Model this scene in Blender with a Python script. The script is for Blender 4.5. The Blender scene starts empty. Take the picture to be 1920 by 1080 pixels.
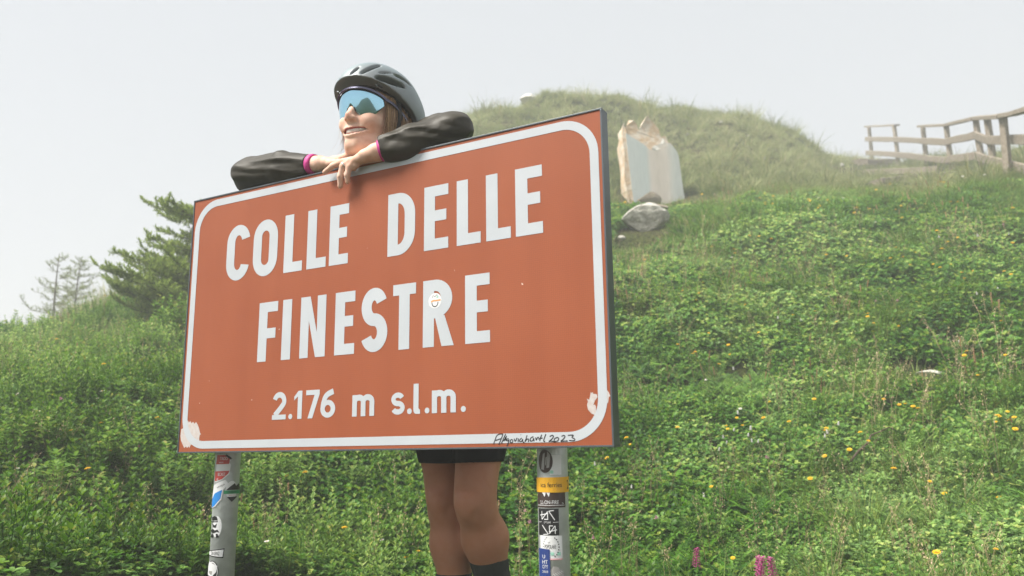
import bpy, bmesh, math, random
import numpy as np
from mathutils import Vector, Matrix, Euler
from mathutils.geometry import tessellate_polygon

# ------------------------------------------------------------------ camera, sky, sun, exposure
scene = bpy.context.scene
COL = scene.collection
ZB = 0.58                                     # height of the sign's lower edge
CAM = np.array([1.26846485, -1.54868795, ZB - 0.0034])
RC = np.array([[0.87549939, 0.48303646, -0.01328939],
               [0.1068779, -0.1667481, 0.98018987],
               [0.47125146, -0.85957597, -0.19761378]])
FPX = 1507.0
cam_data = bpy.data.cameras.new('camera')
cam = bpy.data.objects.new('camera', cam_data)
COL.objects.link(cam)
M4 = Matrix.Identity(4)
for i in range(3):
    for j in range(3):
        M4[i][j] = RC[j][i]
    M4[i][3] = CAM[i]
cam.matrix_world = M4
cam_data.sensor_width = 36.0
cam_data.lens = FPX / 1920 * 36
cam_data.clip_start = 0.05
cam_data.clip_end = 1000
cam_data.dof.use_dof = True
cam_data.dof.focus_distance = 2.1
cam_data.dof.aperture_fstop = 4.5
scene.camera = cam

SUN_DIR = Vector((-0.42, -0.48, 0.88)).normalized()      # towards the sun
world = bpy.data.worlds.new('World')
scene.world = world
world.use_nodes = True
wn = world.node_tree
wn.nodes.clear()
wo = wn.nodes.new('ShaderNodeOutputWorld')
wb = wn.nodes.new('ShaderNodeBackground')
sky = wn.nodes.new('ShaderNodeTexSky')
sky.sky_type = 'NISHITA'
sky.sun_disc = False
sky.sun_elevation = math.asin(SUN_DIR.z)
sky.sun_rotation = math.atan2(SUN_DIR.x, SUN_DIR.y)
sky.dust_density = 2.0
sky.altitude = 2176
hs = wn.nodes.new('ShaderNodeHueSaturation')             # cloud overhead: the sky light is nearly white
hs.inputs['Saturation'].default_value = 0.22
wn.links.new(sky.outputs[0], hs.inputs['Color'])
cl = wn.nodes.new('ShaderNodeMix'); cl.data_type = 'RGBA'        # an even cloud layer hides most of the clear sky
cl.inputs[0].default_value = 0.85
cl.inputs[7].default_value = (2.72, 2.83, 3.0, 1)
wn.links.new(hs.outputs[0], cl.inputs[6])
wn.links.new(cl.outputs[2], wb.inputs[0])
wb.inputs[1].default_value = 0.115
wn.links.new(wb.outputs[0], wo.inputs[0])

sun_data = bpy.data.lights.new('sun', 'SUN')
sun_data.energy = 3.6
sun_data.angle = math.radians(24)
sun_data.color = (1.0, 0.95, 0.87)
sun = bpy.data.objects.new('sun', sun_data)
COL.objects.link(sun)
sun.rotation_euler = (-SUN_DIR).to_track_quat('-Z', 'Y').to_euler()

scene.view_settings.view_transform = 'Standard'
scene.view_settings.look = 'None'
scene.view_settings.gamma = 1.0
scene.view_settings.use_curve_mapping = False
scene.view_settings.exposure = 1.32
scene.cycles.use_denoising = True
scene.cycles.max_bounces = 10
scene.cycles.diffuse_bounces = 3
scene.cycles.glossy_bounces = 3
scene.cycles.transmission_bounces = 3
scene.cycles.volume_bounces = 4
scene.cycles.transparent_max_bounces = 8
scene.cycles.use_adaptive_sampling = True
scene.cycles.adaptive_threshold = 0.02
scene.cycles.sample_clamp_indirect = 6.0

# ------------------------------------------------------------------ helpers
rng = np.random.default_rng(7)
random.seed(7)

def ray(px, py):
    """world direction through a pixel of the 1920 x 1080 photograph (used to measure where things stand)"""
    return RC.T @ np.array([(px - 960) / FPX, -(py - 540) / FPX, -1.0])

def at_y(px, py, y):
    d = ray(px, py)
    return CAM + d * ((y - CAM[1]) / d[1])

def at_d(px, py, dist):
    d = ray(px, py)
    return CAM + d * (dist / math.hypot(d[0], d[1]))

def tag(o, label=None, cat=None, group=None, kind=None):
    if label: o['label'] = label
    if cat: o['category'] = cat
    if group: o['group'] = group
    if kind: o['kind'] = kind
    return o

def empty(name, loc=(0, 0, 0), rz=0.0):
    o = bpy.data.objects.new(name, None)
    o.empty_display_size = 0.1
    COL.objects.link(o)
    o.location = loc
    o.rotation_euler = (0, 0, rz)
    return o

def mesh_obj(name, verts, faces, mat=None, parent=None, smooth=False, link=True):
    me = bpy.data.meshes.new(name)
    me.from_pydata([tuple(map(float, v)) for v in verts], [], [tuple(int(i) for i in f) for f in faces])
    me.update()
    if mat: me.materials.append(mat)
    if smooth: me.shade_smooth()
    o = bpy.data.objects.new(name, me)
    if link: COL.objects.link(o)
    if parent: put_under(o, parent)
    return o

def put_under(o, parent):
    """parent without moving the object (coordinates are given in world space)"""
    o.parent = parent
    o.matrix_parent_inverse = world_matrix(parent).inverted()

def world_matrix(o):
    m = Matrix.LocRotScale(o.location, o.rotation_euler, o.scale)
    if o.parent:
        m = world_matrix(o.parent) @ o.matrix_parent_inverse @ m
    return m

def fast_mesh(name, V, F, mat=None, smooth=False):
    """V (n,3), F (m,k) all faces with the same number of corners"""
    V = np.asarray(V, np.float32); F = np.asarray(F, np.int32)
    me = bpy.data.meshes.new(name)
    m, k = F.shape
    me.vertices.add(len(V)); me.vertices.foreach_set('co', V.ravel())
    me.loops.add(m * k); me.loops.foreach_set('vertex_index', F.ravel())
    me.polygons.add(m); me.polygons.foreach_set('loop_start', np.arange(0, m * k, k, dtype=np.int32))
    me.update(calc_edges=True); me.validate()
    if smooth: me.shade_smooth()
    if mat: me.materials.append(mat)
    return me

def hash01(ix, iy, seed=0):
    h = (ix.astype(np.int64) * 374761393 + iy.astype(np.int64) * 668265263 + seed * 974634541) & 0xFFFFFFFF
    h = ((h ^ (h >> 13)) * 1274126177) & 0xFFFFFFFF
    h = h ^ (h >> 16)
    return (h & 0xFFFFFF) / float(0xFFFFFF)

def noise2(x, y, seed=0):
    x = np.asarray(x, float); y = np.asarray(y, float)
    ix = np.floor(x); iy = np.floor(y)
    fx = x - ix; fy = y - iy
    fx = fx * fx * (3 - 2 * fx); fy = fy * fy * (3 - 2 * fy)
    a = hash01(ix, iy, seed); b = hash01(ix + 1, iy, seed); c = hash01(ix, iy + 1, seed); d = hash01(ix + 1, iy + 1, seed)
    return (a + (b - a) * fx) * (1 - fy) + (c + (d - c) * fx) * fy - 0.5

# ---- materials
def new_mat(name):
    m = bpy.data.materials.new(name)
    m.use_nodes = True
    nt = m.node_tree
    return m, nt, nt.nodes['Principled BSDF']

def N(nt, t, **kw):
    n = nt.nodes.new(t)
    for k, v in kw.items(): setattr(n, k, v)
    return n

def ramp(nt, stops):
    r = nt.nodes.new('ShaderNodeValToRGB')
    el = r.color_ramp.elements
    while len(el) < len(stops): el.new(0.5)
    for e, (p, c) in zip(el, stops):
        e.position = p; e.color = (*c, 1) if len(c) == 3 else c
    return r

def plain(name, col, rough=0.6, metal=0.0, noise=0.0, nscale=30.0, bump=0.0, bscale=80.0, spec=0.5, coat=0.0):
    m, nt, b = new_mat(name)
    b.inputs['Roughness'].default_value = rough
    b.inputs['Metallic'].default_value = metal
    b.inputs['Specular IOR Level'].default_value = spec
    b.inputs['Coat Weight'].default_value = coat
    tc = N(nt, 'ShaderNodeTexCoord')
    if noise > 0:
        nz = N(nt, 'ShaderNodeTexNoise'); nz.inputs['Scale'].default_value = nscale; nz.inputs['Detail'].default_value = 5
        nt.links.new(tc.outputs['Object'], nz.inputs['Vector'])
        lo = tuple(c * (1 - noise) for c in col); hi = tuple(min(1, c * (1 + noise)) for c in col)
        r = ramp(nt, [(0.3, lo), (0.7, hi)])
        nt.links.new(nz.outputs['Fac'], r.inputs[0]); nt.links.new(r.outputs[0], b.inputs['Base Color'])
    else:
        b.inputs['Base Color'].default_value = (*col, 1)
    if bump > 0:
        nb = N(nt, 'ShaderNodeTexNoise'); nb.inputs['Scale'].default_value = bscale; nb.inputs['Detail'].default_value = 6
        nt.links.new(tc.outputs['Object'], nb.inputs['Vector'])
        bp = N(nt, 'ShaderNodeBump'); bp.inputs['Strength'].default_value = bump; bp.inputs['Distance'].default_value = 0.01
        nt.links.new(nb.outputs['Fac'], bp.inputs['Height']); nt.links.new(bp.outputs[0], b.inputs['Normal'])
    return m

# ------------------------------------------------------------------ terrain
_cp = []          # control points x, y, z
def cp_px(px, py, D): _cp.append(tuple(at_d(px, py, D)))
def cp_az(px, D, z):
    p = at_d(px, 600, D); _cp.append((p[0], p[1], z))
for q in [(0, 0, 0), (-1.3, .45, 0), (1.3, .35, 0), (1.27, -1.55, 0), (0, -4, -.05), (3.5, -3, -.05), (-4.5, -2.5, -.1), (3.6, 0.2, .05), (.2, .8, .0),
          (-12, -8, -.8), (12, -8, -.6), (0, -16, -1), (14, 2, 1.5), (-40, -30, -6), (40, -30, -4), (0, -60, -8), (60, 10, 2), (-60, -10, -6),
          (110, 110, 0), (-110, -110, -10), (110, -110, -8), (160, 0, -4), (0, 160, -2), (160, 160, -2), (160, -160, -8), (-160, -160, -10), (0, -160, -10), (20, 8, 4.5), (22, 20, 8), (9, -12, 2.0), (16, -22, 5.5), (2, -24, 3.0), (24, -34, 7.5), (-14, -22, -1)]:
    _cp.append(q)
for px, lst in {
    1900: [(1080, 3.3), (950, 4.0), (838, 4.7), (700, 5.6), (600, 6.4), (500, 7.5), (412, 9.0), (358, 10.6), (336, 12.5)],
    1829: [(334, 15.0)], 1774: [(338, 17.0)], 1676: [(322, 22.0)], 1629: [(311, 25.0)],
    1700: [(1080, 3.35), (838, 4.7), (600, 6.4), (488, 7.8), (388, 9.8), (360, 12.0)],
    1500: [(1080, 3.4), (950, 4.0), (838, 4.7), (600, 6.3), (458, 8.0), (390, 9.6), (350, 13.0), (312, 16.5), (270, 19.0)],
    1570: [(328, 18.0), (306, 21.0)],
    1400: [(312, 15.0), (236, 18.8)],
    1300: [(1080, 3.4), (838, 4.7), (600, 6.2), (462, 7.8), (410, 9.2), (368, 12.0), (288, 15.5), (226, 18.6)],
    1210: [(445, 8.6), (402, 10.8), (310, 14.2)],
    1110: [(838, 4.8), (600, 6.3), (410, 9.3), (318, 13.8), (202, 18.6)],
    960: [(1080, 3.5), (600, 6.4), (400, 10.0), (318, 13.8), (206, 18.6)],
    860: [(236, 18.2)], 760: [(310, 17.5), (500, 9.0)], 640: [(420, 16.5), (1080, 3.4), (838, 4.7), (600, 7.2)],
    500: [(540, 9.5), (500, 13.0)],
    350: [(1080, 3.2), (838, 4.6), (700, 6.2), (590, 8.2), (545, 10.0)],
    200: [(1080, 3.1), (838, 4.5), (700, 6.3), (648, 8.3), (602, 10.4)],
    0: [(1080, 3.0), (838, 4.5), (720, 6.2), (678, 8.0), (650, 9.6)],
    -250: [(1080, 3.0), (838, 4.6), (750, 6.4), (690, 9.0)],
    2150: [(1080, 3.3), (838, 4.7), (600, 6.5), (415, 9.2), (350, 11.5)],
    110: [(628, 12.5), (614, 16.0)], 350.5: [(535, 14.0)],
}.items():
    for py, D in lst: cp_px(px, py, D)
for px, D, z in [(1629, 33, 8.2), (1629, 60, 2), (1900, 20, 6.6), (1900, 40, 6), (1300, 22.5, 7.9), (1300, 34, 6), (1100, 23, 7.9), (1100, 34, 5), (860, 24, 6.5), (860, 36, 2),
                 (640, 24, 3.2), (640, 40, -3), (350, 20, 2.2), (350, 30, -2.5), (110, 21, 1.8), (110, 30, -2.5), (-100, 14, 1.6), (-100, 25, -2.5), (-400, 16, -.3),
                 (0, 45, -3.0), (350, 45, -3.0), (-300, 45, -3), (0, 90, 0), (350, 90, 0), (-300, 90, 0), (0, 160, 6), (350, 160, 5), (-300, 160, 6), (640, 90, -2), (640, 160, 3),
                 (1300, 70, -4), (1300, 110, -6), (1900, 80, -4), (1900, 110, -6)]:
    cp_az(px, D, z)
_cp = np.array(_cp)
def _tps_u(r2):
    return 0.5 * r2 * np.log(np.maximum(r2, 1e-12))
def _warp(x, y):
    """compress far distances so the spline stays calm there"""
    dx = x - CAM[0]; dy = y - CAM[1]
    r = np.sqrt(dx * dx + dy * dy) + 1e-9
    s = np.where(r > 12, (12 + 12 * np.log(np.maximum(r, 12) / 12)) / r, 1.0)
    return dx * s, dy * s
_wx, _wy = _warp(_cp[:, 0], _cp[:, 1])
_n = len(_cp)
_K = _tps_u((_wx[:, None] - _wx[None]) ** 2 + (_wy[:, None] - _wy[None]) ** 2) + np.eye(_n) * 0.03
_Pm = np.stack([np.ones(_n), _wx, _wy], 1)
_A = np.block([[_K, _Pm], [_Pm.T, np.zeros((3, 3))]])
_sol = np.linalg.solve(_A, np.concatenate([_cp[:, 2], np.zeros(3)]))
def ground_z(x, y):
    x = np.asarray(x, float); y = np.asarray(y, float)
    shp = np.broadcast(x, y).shape
    x = np.broadcast_to(x, shp).ravel(); y = np.broadcast_to(y, shp).ravel()
    out = np.empty(len(x))
    for s in range(0, len(x), 20000):
        wx, wy = _warp(x[s:s + 20000], y[s:s + 20000])
        u = _tps_u((wx[:, None] - _wx[None]) ** 2 + (wy[:, None] - _wy[None]) ** 2)
        out[s:s + 20000] = u @ _sol[:_n] + _sol[_n] + _sol[_n + 1] * wx + _sol[_n + 2] * wy
    D = np.hypot(x - CAM[0], y - CAM[1])
    k = np.clip((D - 2.6) / 2.5, 0, 1)
    far = np.clip((D - 9) / 8, 0, 1)
    out += k * (0.16 * noise2(x * .9, y * .9, 1) + 0.16 * noise2(x * 2.3 + 7, y * 2.3, 2) + 0.09 * noise2(x * 5, y * 5 + 3, 3))
    out += far * (0.40 * noise2(x * .55 + 3, y * .55, 4) + 0.30 * noise2(x * 1.3, y * 1.3 + 9, 5))
    return out.reshape(shp)
def ground_hit(px, py, lo=2.4, hi=40.0):
    d = ray(px, py); d = d / math.hypot(d[0], d[1])
    ts = np.concatenate([np.arange(lo, 14, .03), np.arange(14, hi, .1)])
    X = CAM[0] + d[0] * ts; Y = CAM[1] + d[1] * ts; Z = CAM[2] + d[2] * ts
    g = ground_z(X, Y)
    h = np.nonzero(Z < g)[0]
    if len(h) == 0: return None
    i = h[0]
    return np.array([X[i], Y[i], g[i]])
def ground_normal(x, y, e=0.15):
    zx = (ground_z(x + e, y) - ground_z(x - e, y)) / (2 * e)
    zy = (ground_z(x, y + e) - ground_z(x, y - e)) / (2 * e)
    n = np.stack([-zx, -zy, np.ones_like(zx)], -1)
    return n / np.linalg.norm(n, axis=-1, keepdims=True)

def axis_coords(c, fine, near, far, growth):
    pos = [0.0]
    step = fine
    while pos[-1] < far:
        if pos[-1] > near: step *= growth
        pos.append(pos[-1] + step)
    pos = np.array(pos)
    return np.concatenate([-pos[:0:-1], pos]) + c
gx = axis_coords(-1.5, 0.11, 9, 165, 1.045)
gy = axis_coords(5.0, 0.11, 10, 165, 1.045)
GX, GY = np.meshgrid(gx, gy, indexing='ij')
GZ = ground_z(GX, GY)
LOWEST = float(GZ.min()); HIGHEST = float(GZ.max())
nx, ny = GX.shape
idx = np.arange(nx * ny).reshape(nx, ny)
gF = np.stack([idx[:-1, :-1], idx[1:, :-1], idx[1:, 1:], idx[:-1, 1:]], -1).reshape(-1, 4)
# --- ground material: dark soil and litter, moss and short turf
m_ground, nt, b = new_mat('turf_soil')
tc = N(nt, 'ShaderNodeTexCoord')
n1 = N(nt, 'ShaderNodeTexNoise'); n1.inputs['Scale'].default_value = 1.3; n1.inputs['Detail'].default_value = 6
n2 = N(nt, 'ShaderNodeTexNoise'); n2.inputs['Scale'].default_value = 28; n2.inputs['Detail'].default_value = 8
for n_ in (n1, n2): nt.links.new(tc.outputs['Object'], n_.inputs['Vector'])
r1 = ramp(nt, [(0.35, (.026, .036, .010)), (0.52, (.06, .075, .02)), (0.66, (.085, .072, .038))])
r2 = ramp(nt, [(0.3, (.22, .22, .20)), (0.5, (.8, .78, .7)), (0.72, (1.6, 1.45, 1.25))])
mx = N(nt, 'ShaderNodeMix', data_type='RGBA', blend_type='MULTIPLY'); mx.inputs[0].default_value = 1.0
nt.links.new(n1.outputs['Fac'], r1.inputs[0]); nt.links.new(n2.outputs['Fac'], r2.inputs[0])
nt.links.new(r1.outputs[0], mx.inputs[6]); nt.links.new(r2.outputs[0], mx.inputs[7])
nt.links.new(mx.outputs[2], b.inputs['Base Color'])
b.inputs['Roughness'].default_value = 0.95; b.inputs['Specular IOR Level'].default_value = 0.15
bp = N(nt, 'ShaderNodeBump'); bp.inputs['Strength'].default_value = 1.0; bp.inputs['Distance'].default_value = 0.06
nt.links.new(n2.outputs['Fac'], bp.inputs['Height']); nt.links.new(bp.outputs[0], b.inputs['Normal'])
ground = bpy.data.objects.new('hillside_ground', fast_mesh('hillside_ground', np.stack([GX, GY, GZ], -1).reshape(-1, 3), gF, m_ground, True))
COL.objects.link(ground)
tag(ground, kind='structure')

# ------------------------------------------------------------------ haze
HTOP = HIGHEST + 3.0
hz = max(abs(gx[0]), abs(gx[-1]), abs(gy[0]), abs(gy[-1])) + 8
hv = [(x * hz, y * hz, z) for z in (LOWEST - 1.0, HTOP) for x, y in ((-1, -1), (1, -1), (1, 1), (-1, 1))]
haze = mesh_obj('haze', hv, [(3, 2, 1, 0), (4, 5, 6, 7), (0, 1, 5, 4), (1, 2, 6, 5), (2, 3, 7, 6), (3, 0, 4, 7)])
mh = bpy.data.materials.new('fog'); mh.use_nodes = True
nt = mh.node_tree; nt.nodes.clear()
ho = N(nt, 'ShaderNodeOutputMaterial'); pv = N(nt, 'ShaderNodeVolumePrincipled')
pv.inputs['Color'].default_value = (.77, .785, .80, 1)
pv.inputs['Density'].default_value = 0.0148
pv.inputs['Anisotropy'].default_value = 0.0
nt.links.new(pv.outputs[0], ho.inputs['Volume'])
haze.data.materials.append(mh)
tag(haze, kind='stuff')

# ------------------------------------------------------------------ road sign
SW, SH, ST = 1.3, 0.7323, 0.027               # width, height, thickness
sign = empty('road_sign', (0, 0, 0))
tag(sign, 'large brown mountain pass sign with white lettering COLLE DELLE FINESTRE on two steel posts', 'sign')
m_brown, nt, b = new_mat('brown_reflective_sheet')
tc = N(nt, 'ShaderNodeTexCoord')
# honeycomb of the retroreflective sheeting: two offset lattices of fine dots
mp = N(nt, 'ShaderNodeMapping'); mp.inputs['Scale'].default_value = (1, 1, 1)
nt.links.new(tc.outputs['Object'], mp.inputs['Vector'])
vo = N(nt, 'ShaderNodeTexVoronoi', feature='DISTANCE_TO_EDGE'); vo.inputs['Scale'].default_value = 210; vo.inputs['Randomness'].default_value = 0.12
nt.links.new(mp.outputs[0], vo.inputs['Vector'])
rv = ramp(nt, [(0.02, (.80, .78, .76)), (0.10, (1, 1, 1))])
nt.links.new(vo.outputs['Distance'], rv.inputs[0])
nz = N(nt, 'ShaderNodeTexNoise'); nz.inputs['Scale'].default_value = 3.0; nz.inputs['Detail'].default_value = 5
nt.links.new(tc.outputs['Object'], nz.inputs['Vector'])
rc = ramp(nt, [(0.3, (.315, .080, .031)), (0.7, (.352, .096, .040))])
nt.links.new(nz.outputs['Fac'], rc.inputs[0])
mx = N(nt, 'ShaderNodeMix', data_type='RGBA', blend_type='MULTIPLY'); mx.inputs[0].default_value = 1.0
nt.links.new(rc.outputs[0], mx.inputs[6]); nt.links.new(rv.outputs[0], mx.inputs[7])
# small nicks
v2 = N(nt, 'ShaderNodeTexNoise'); v2.inputs['Scale'].default_value = 55; v2.inputs['Detail'].default_value = 2
nt.links.new(tc.outputs['Object'], v2.inputs['Vector'])
r3 = ramp(nt, [(0.765, (0, 0, 0)), (0.785, (1, 1, 1))]); nt.links.new(v2.outputs['Fac'], r3.inputs[0])
m3 = N(nt, 'ShaderNodeMix', data_type='RGBA'); m3.inputs[7].default_value = (.75, .62, .55, 1)
nt.links.new(r3.outputs[0], m3.inputs[0]); nt.links.new(mx.outputs[2], m3.inputs[6])
mpd = N(nt, 'ShaderNodeMapping'); mpd.inputs['Scale'].default_value = (16, 1, 1.1); nt.links.new(tc.outputs['Object'], mpd.inputs[0])
nd = N(nt, 'ShaderNodeTexNoise'); nd.inputs['Scale'].default_value = 1.0; nd.inputs['Detail'].default_value = 6; nt.links.new(mpd.outputs[0], nd.inputs['Vector'])
rd = ramp(nt, [(.36, (.80, .76, .74)), (.56, (1, 1, 1)), (.75, (1.06, 1.08, 1.1))]); nt.links.new(nd.outputs['Fac'], rd.inputs[0])
m4 = N(nt, 'ShaderNodeMix', data_type='RGBA', blend_type='MULTIPLY'); m4.inputs[0].default_value = .22; nt.links.new(m3.outputs[2], m4.inputs[6]); nt.links.new(rd.outputs[0], m4.inputs[7])
nt.links.new(m4.outputs[2], b.inputs['Base Color'])
b.inputs['Roughness'].default_value = 0.5; b.inputs['Specular IOR Level'].default_value = .25
m_white, nt, b = new_mat('white_reflective_sheet')
tc = N(nt, 'ShaderNodeTexCoord')
nz = N(nt, 'ShaderNodeTexNoise'); nz.inputs['Scale'].default_value = 9.0; nz.inputs['Detail'].default_value = 6
nt.links.new(tc.outputs['Object'], nz.inputs['Vector'])
rc = ramp(nt, [(0.3, (.465, .495, .53)), (0.7, (.515, .545, .58))]); nt.links.new(nz.outputs['Fac'], rc.inputs[0])
nt.links.new(rc.outputs[0], b.inputs['Base Color']); b.inputs['Roughness'].default_value = 0.35
m_frame = plain('dark_grey_aluminium', (.085, .102, .115), 0.36, 0.3, noise=.15, nscale=12)
m_galv = plain('galvanised_steel', (.46, .49, .48), 0.45, 0.35, noise=.16, nscale=26, bump=.15, bscale=60)

def box_obj(name, lo, hi, mat, parent, bevel=0.0):
    bm = bmesh.new()
    bmesh.ops.create_cube(bm, size=1.0)
    lo = np.array(lo); hi = np.array(hi)
    for v in bm.verts:
        v.co = Vector(((lo + hi) / 2 + np.array(v.co) * (hi - lo)))
    if bevel > 0:
        bmesh.ops.bevel(bm, geom=bm.edges[:], offset=bevel, segments=2, affect='EDGES', profile=.7)
    me = bpy.data.meshes.new(name); bm.to_mesh(me); bm.free()
    if mat: me.materials.append(mat)
    o = bpy.data.objects.new(name, me); COL.objects.link(o)
    if parent: put_under(o, parent)
    return o

class Ribbon(list):
    pass

def flat_poly(name, loops, y, mat, parent, x0=0.0, z0=0.0):
    """flat figure in the sign's plane; loops: outer outline then holes, points (u, v)"""
    if isinstance(loops[0], Ribbon):
        lp = loops[0]; n = len(lp) // 2
        return mesh_obj(name, [(p[0] + x0, y, p[1] + z0) for p in lp], [(i, 2 * n - 1 - i, 2 * n - 2 - i, i + 1) for i in range(n - 1)], mat, parent)
    tris = tessellate_polygon([[Vector((p[0], p[1], 0)) for p in lp] for lp in loops])
    pts = [p for lp in loops for p in lp]
    V = [(p[0] + x0, y, p[1] + z0) for p in pts]
    F = []
    for t in tris:
        a, b_, c = [np.array(pts[i]) for i in t]
        cr = (b_[0] - a[0]) * (c[1] - a[1]) - (b_[1] - a[1]) * (c[0] - a[0])
        F.append(t if cr > 0 else (t[0], t[2], t[1]))
    return mesh_obj(name, V, F, mat, parent)

def rrect(u0, v0, u1, v1, r, n=10):
    pts = []
    for cx_, cy_, a0 in ((u1 - r, v0 + r, -90), (u1 - r, v1 - r, 0), (u0 + r, v1 - r, 90), (u0 + r, v0 + r, 180)):
        for k in range(n + 1):
            a = math.radians(a0 + 90 * k / n)
            pts.append((cx_ + r * math.cos(a), cy_ + r * math.sin(a)))
    return pts

# panel: thin sheet held in a dark aluminium channel
box_obj('panel', (-SW / 2 + .004, 0.0012, ZB + .004), (SW / 2 - .004, ST, ZB + SH - .004), m_brown, sign)
for nm, lo, hi in (('frame_edge', (-SW / 2, -.0008, ZB), (SW / 2, ST + .006, ZB + .0038)),
                   ('frame_edge', (-SW / 2, -.0008, ZB + SH - .0038), (SW / 2, ST + .006, ZB + SH)),
                   ('frame_edge', (-SW / 2, -.0006, ZB + .0038), (-SW / 2 + .0038, ST + .005, ZB + SH - .0038)),
                   ('frame_edge', (SW / 2 - .0042, -.0006, ZB + .0038), (SW / 2, ST + .005, ZB + SH - .0038))):
    box_obj(nm, lo, hi, m_frame, sign, 0.0008)
mg, bw, orad = .0115, .0205, .088
flat_poly('border', [rrect(-SW / 2 + mg, mg, SW / 2 - mg, SH - mg, orad, 14), rrect(-SW / 2 + mg + bw, mg + bw, SW / 2 - mg - bw, SH - mg - bw, orad - bw, 14)],
          0.0006, m_white, sign, 0, ZB)

# lettering ------------------------------------------------------------------
def arc(cx_, cy_, rx, ry, a0, a1, n=14):
    return [(cx_ + rx * math.cos(math.radians(a0 + (a1 - a0) * k / n)), cy_ + ry * math.sin(math.radians(a0 + (a1 - a0) * k / n))) for k in range(n + 1)]
def stadium(w, h, inset):
    """tall round O: straight sides, round ends"""
    r = (w - 2 * inset) / 2
    rv_ = r * 1.12
    return arc(w / 2, h - inset - rv_, r, rv_, 0, 180) + arc(w / 2, inset + rv_, r, rv_, 180, 360)
def ribbon(path, t):
    """outline of a stroke of width t along a path"""
    P = np.array(path, float); d = np.gradient(P, axis=0); d /= np.linalg.norm(d, axis=1, keepdims=True) + 1e-12
    n = np.stack([-d[:, 1], d[:, 0]], 1) * t / 2
    return Ribbon(tuple(p) for p in np.concatenate([P + n, (P - n)[::-1]]))
def glyph(ch, w, h, t):
    """outlines of one letter of the road alphabet in a box w x h with stroke t"""
    hb = t * 0.86                                     # horizontal bars are a little thinner
    if ch == 'L': return [[(0, 0), (w, 0), (w, hb), (t, hb), (t, h), (0, h)]]
    if ch == 'E': return [[(0, 0), (w, 0), (w, hb), (t, hb), (t, h * .5 - hb / 2 + .004), (w * .92, h * .5 - hb / 2 + .004), (w * .92, h * .5 + hb / 2 + .004), (t, h * .5 + hb / 2 + .004), (t, h - hb), (w, h - hb), (w, h), (0, h)]]
    if ch == 'F': return [[(0, 0), (t, 0), (t, h * .47 - hb / 2), (w * .92, h * .47 - hb / 2), (w * .92, h * .47 + hb / 2), (t, h * .47 + hb / 2), (t, h - hb), (w, h - hb), (w, h), (0, h)]]
    if ch == 'I': return [[(0, 0), (w, 0), (w, h), (0, h)]]
    if ch == 'T': return [[(w / 2 - t / 2, 0), (w / 2 + t / 2, 0), (w / 2 + t / 2, h - hb), (w, h - hb), (w, h), (0, h), (0, h - hb), (w / 2 - t / 2, h - hb)]]
    if ch == 'N': return [[(0, 0), (t * .92, 0), (t * .92, h * .60), (w - t * 1.02, 0), (w, 0), (w, h), (w - t * .92, h), (w - t * .92, h * .40), (t * 1.02, h), (0, h)]]
    if ch == 'O': return [stadium(w, h, 0), stadium(w, h, t)]
    if ch == 'C':
        r = w / 2; rv_ = r * 1.12; ri = r - t; rvi = rv_ - t * .95
        out = arc(r, h - rv_, r, rv_, 12, 180) + arc(r, rv_, r, rv_, 180, 348)
        inn = arc(r, rv_, ri, rvi, 345, 180) + arc(r, h - rv_, ri, rvi, 180, 15)
        return [out + inn]
    if ch == 'D':
        r = w * .62; rv_ = h * .36
        out = [(0, 0)] + arc(w - r, rv_, r, rv_, -90, 0) + arc(w - r, h - rv_, r, rv_, 0, 90) + [(0, h)]
        ri = r - t; rvi = rv_ - hb
        inn = [(t, hb)] + arc(w - r, rv_, ri, rvi, -90, 0) + arc(w - r, h - rv_, ri, rvi, 0, 90) + [(t, h - hb)]
        return [out, inn]
    if ch == 'R':
        m = h * .42; r = w * .56; rv_ = (h - m) / 2
        out = [(0, 0), (t, 0), (t, m)] + [(w * .40, m)] + [(w - t * 1.08, 0), (w, 0), (w * .70, m + .006)] + arc(w * .95 - r, m + rv_, r, rv_, -62, 90) + [(0, h)]
        inn = [(t, m + hb)] + arc(w * .95 - r, m + rv_, r - t, rv_ - hb, -90, 90) + [(t, h - hb)]
        return [out, inn]
    if ch in 'Ss':
        tt_ = t if ch == 'S' else t * .86
        r = w / 2 - tt_ / 2; ru = (h - tt_) / 4
        path = arc(w / 2, h - tt_ / 2 - ru, r * .96, ru, 22, 270, 30)[:-1] + arc(w / 2, tt_ / 2 + ru, r, ru, 90, -158, 30)
        return [ribbon(path, tt_)]
    if ch == '1': return [[(w - t, 0), (w, 0), (w, h), (w - t * .9, h), (0, h * .80), (0, h * .66), (w - t, h * .80)]]
    if ch == '7': return [[(w * .16, 0), (w * .16 + t * 1.08, 0), (w, h - hb * .9), (w, h), (0, h), (0, h - hb), (w - t * 1.15, h - hb)]]
    if ch == '2':
        r = w / 2 - t / 2
        path = arc(w / 2, h - t / 2 - r, r, r, 165, -20, 16) + [(w * .62, h * .42), (t * .62, hb * .9)]
        rb = ribbon(smooth_path(path, 1), t)
        return [rb], [[(0, 0), (w, 0), (w, hb), (0, hb)]]
    if ch == '6':
        r = w / 2; rl = h * .31
        return [[*arc(r, rl, r, rl, 0, 360, 28)], [*arc(r, rl, r - t, rl - hb, 0, 360, 28)]], [ribbon(smooth_path([(t / 2, rl), (t * .62, h * .52), (w * .36, h * .80), (w * .86, h - hb / 2)], 3), t)]
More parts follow.
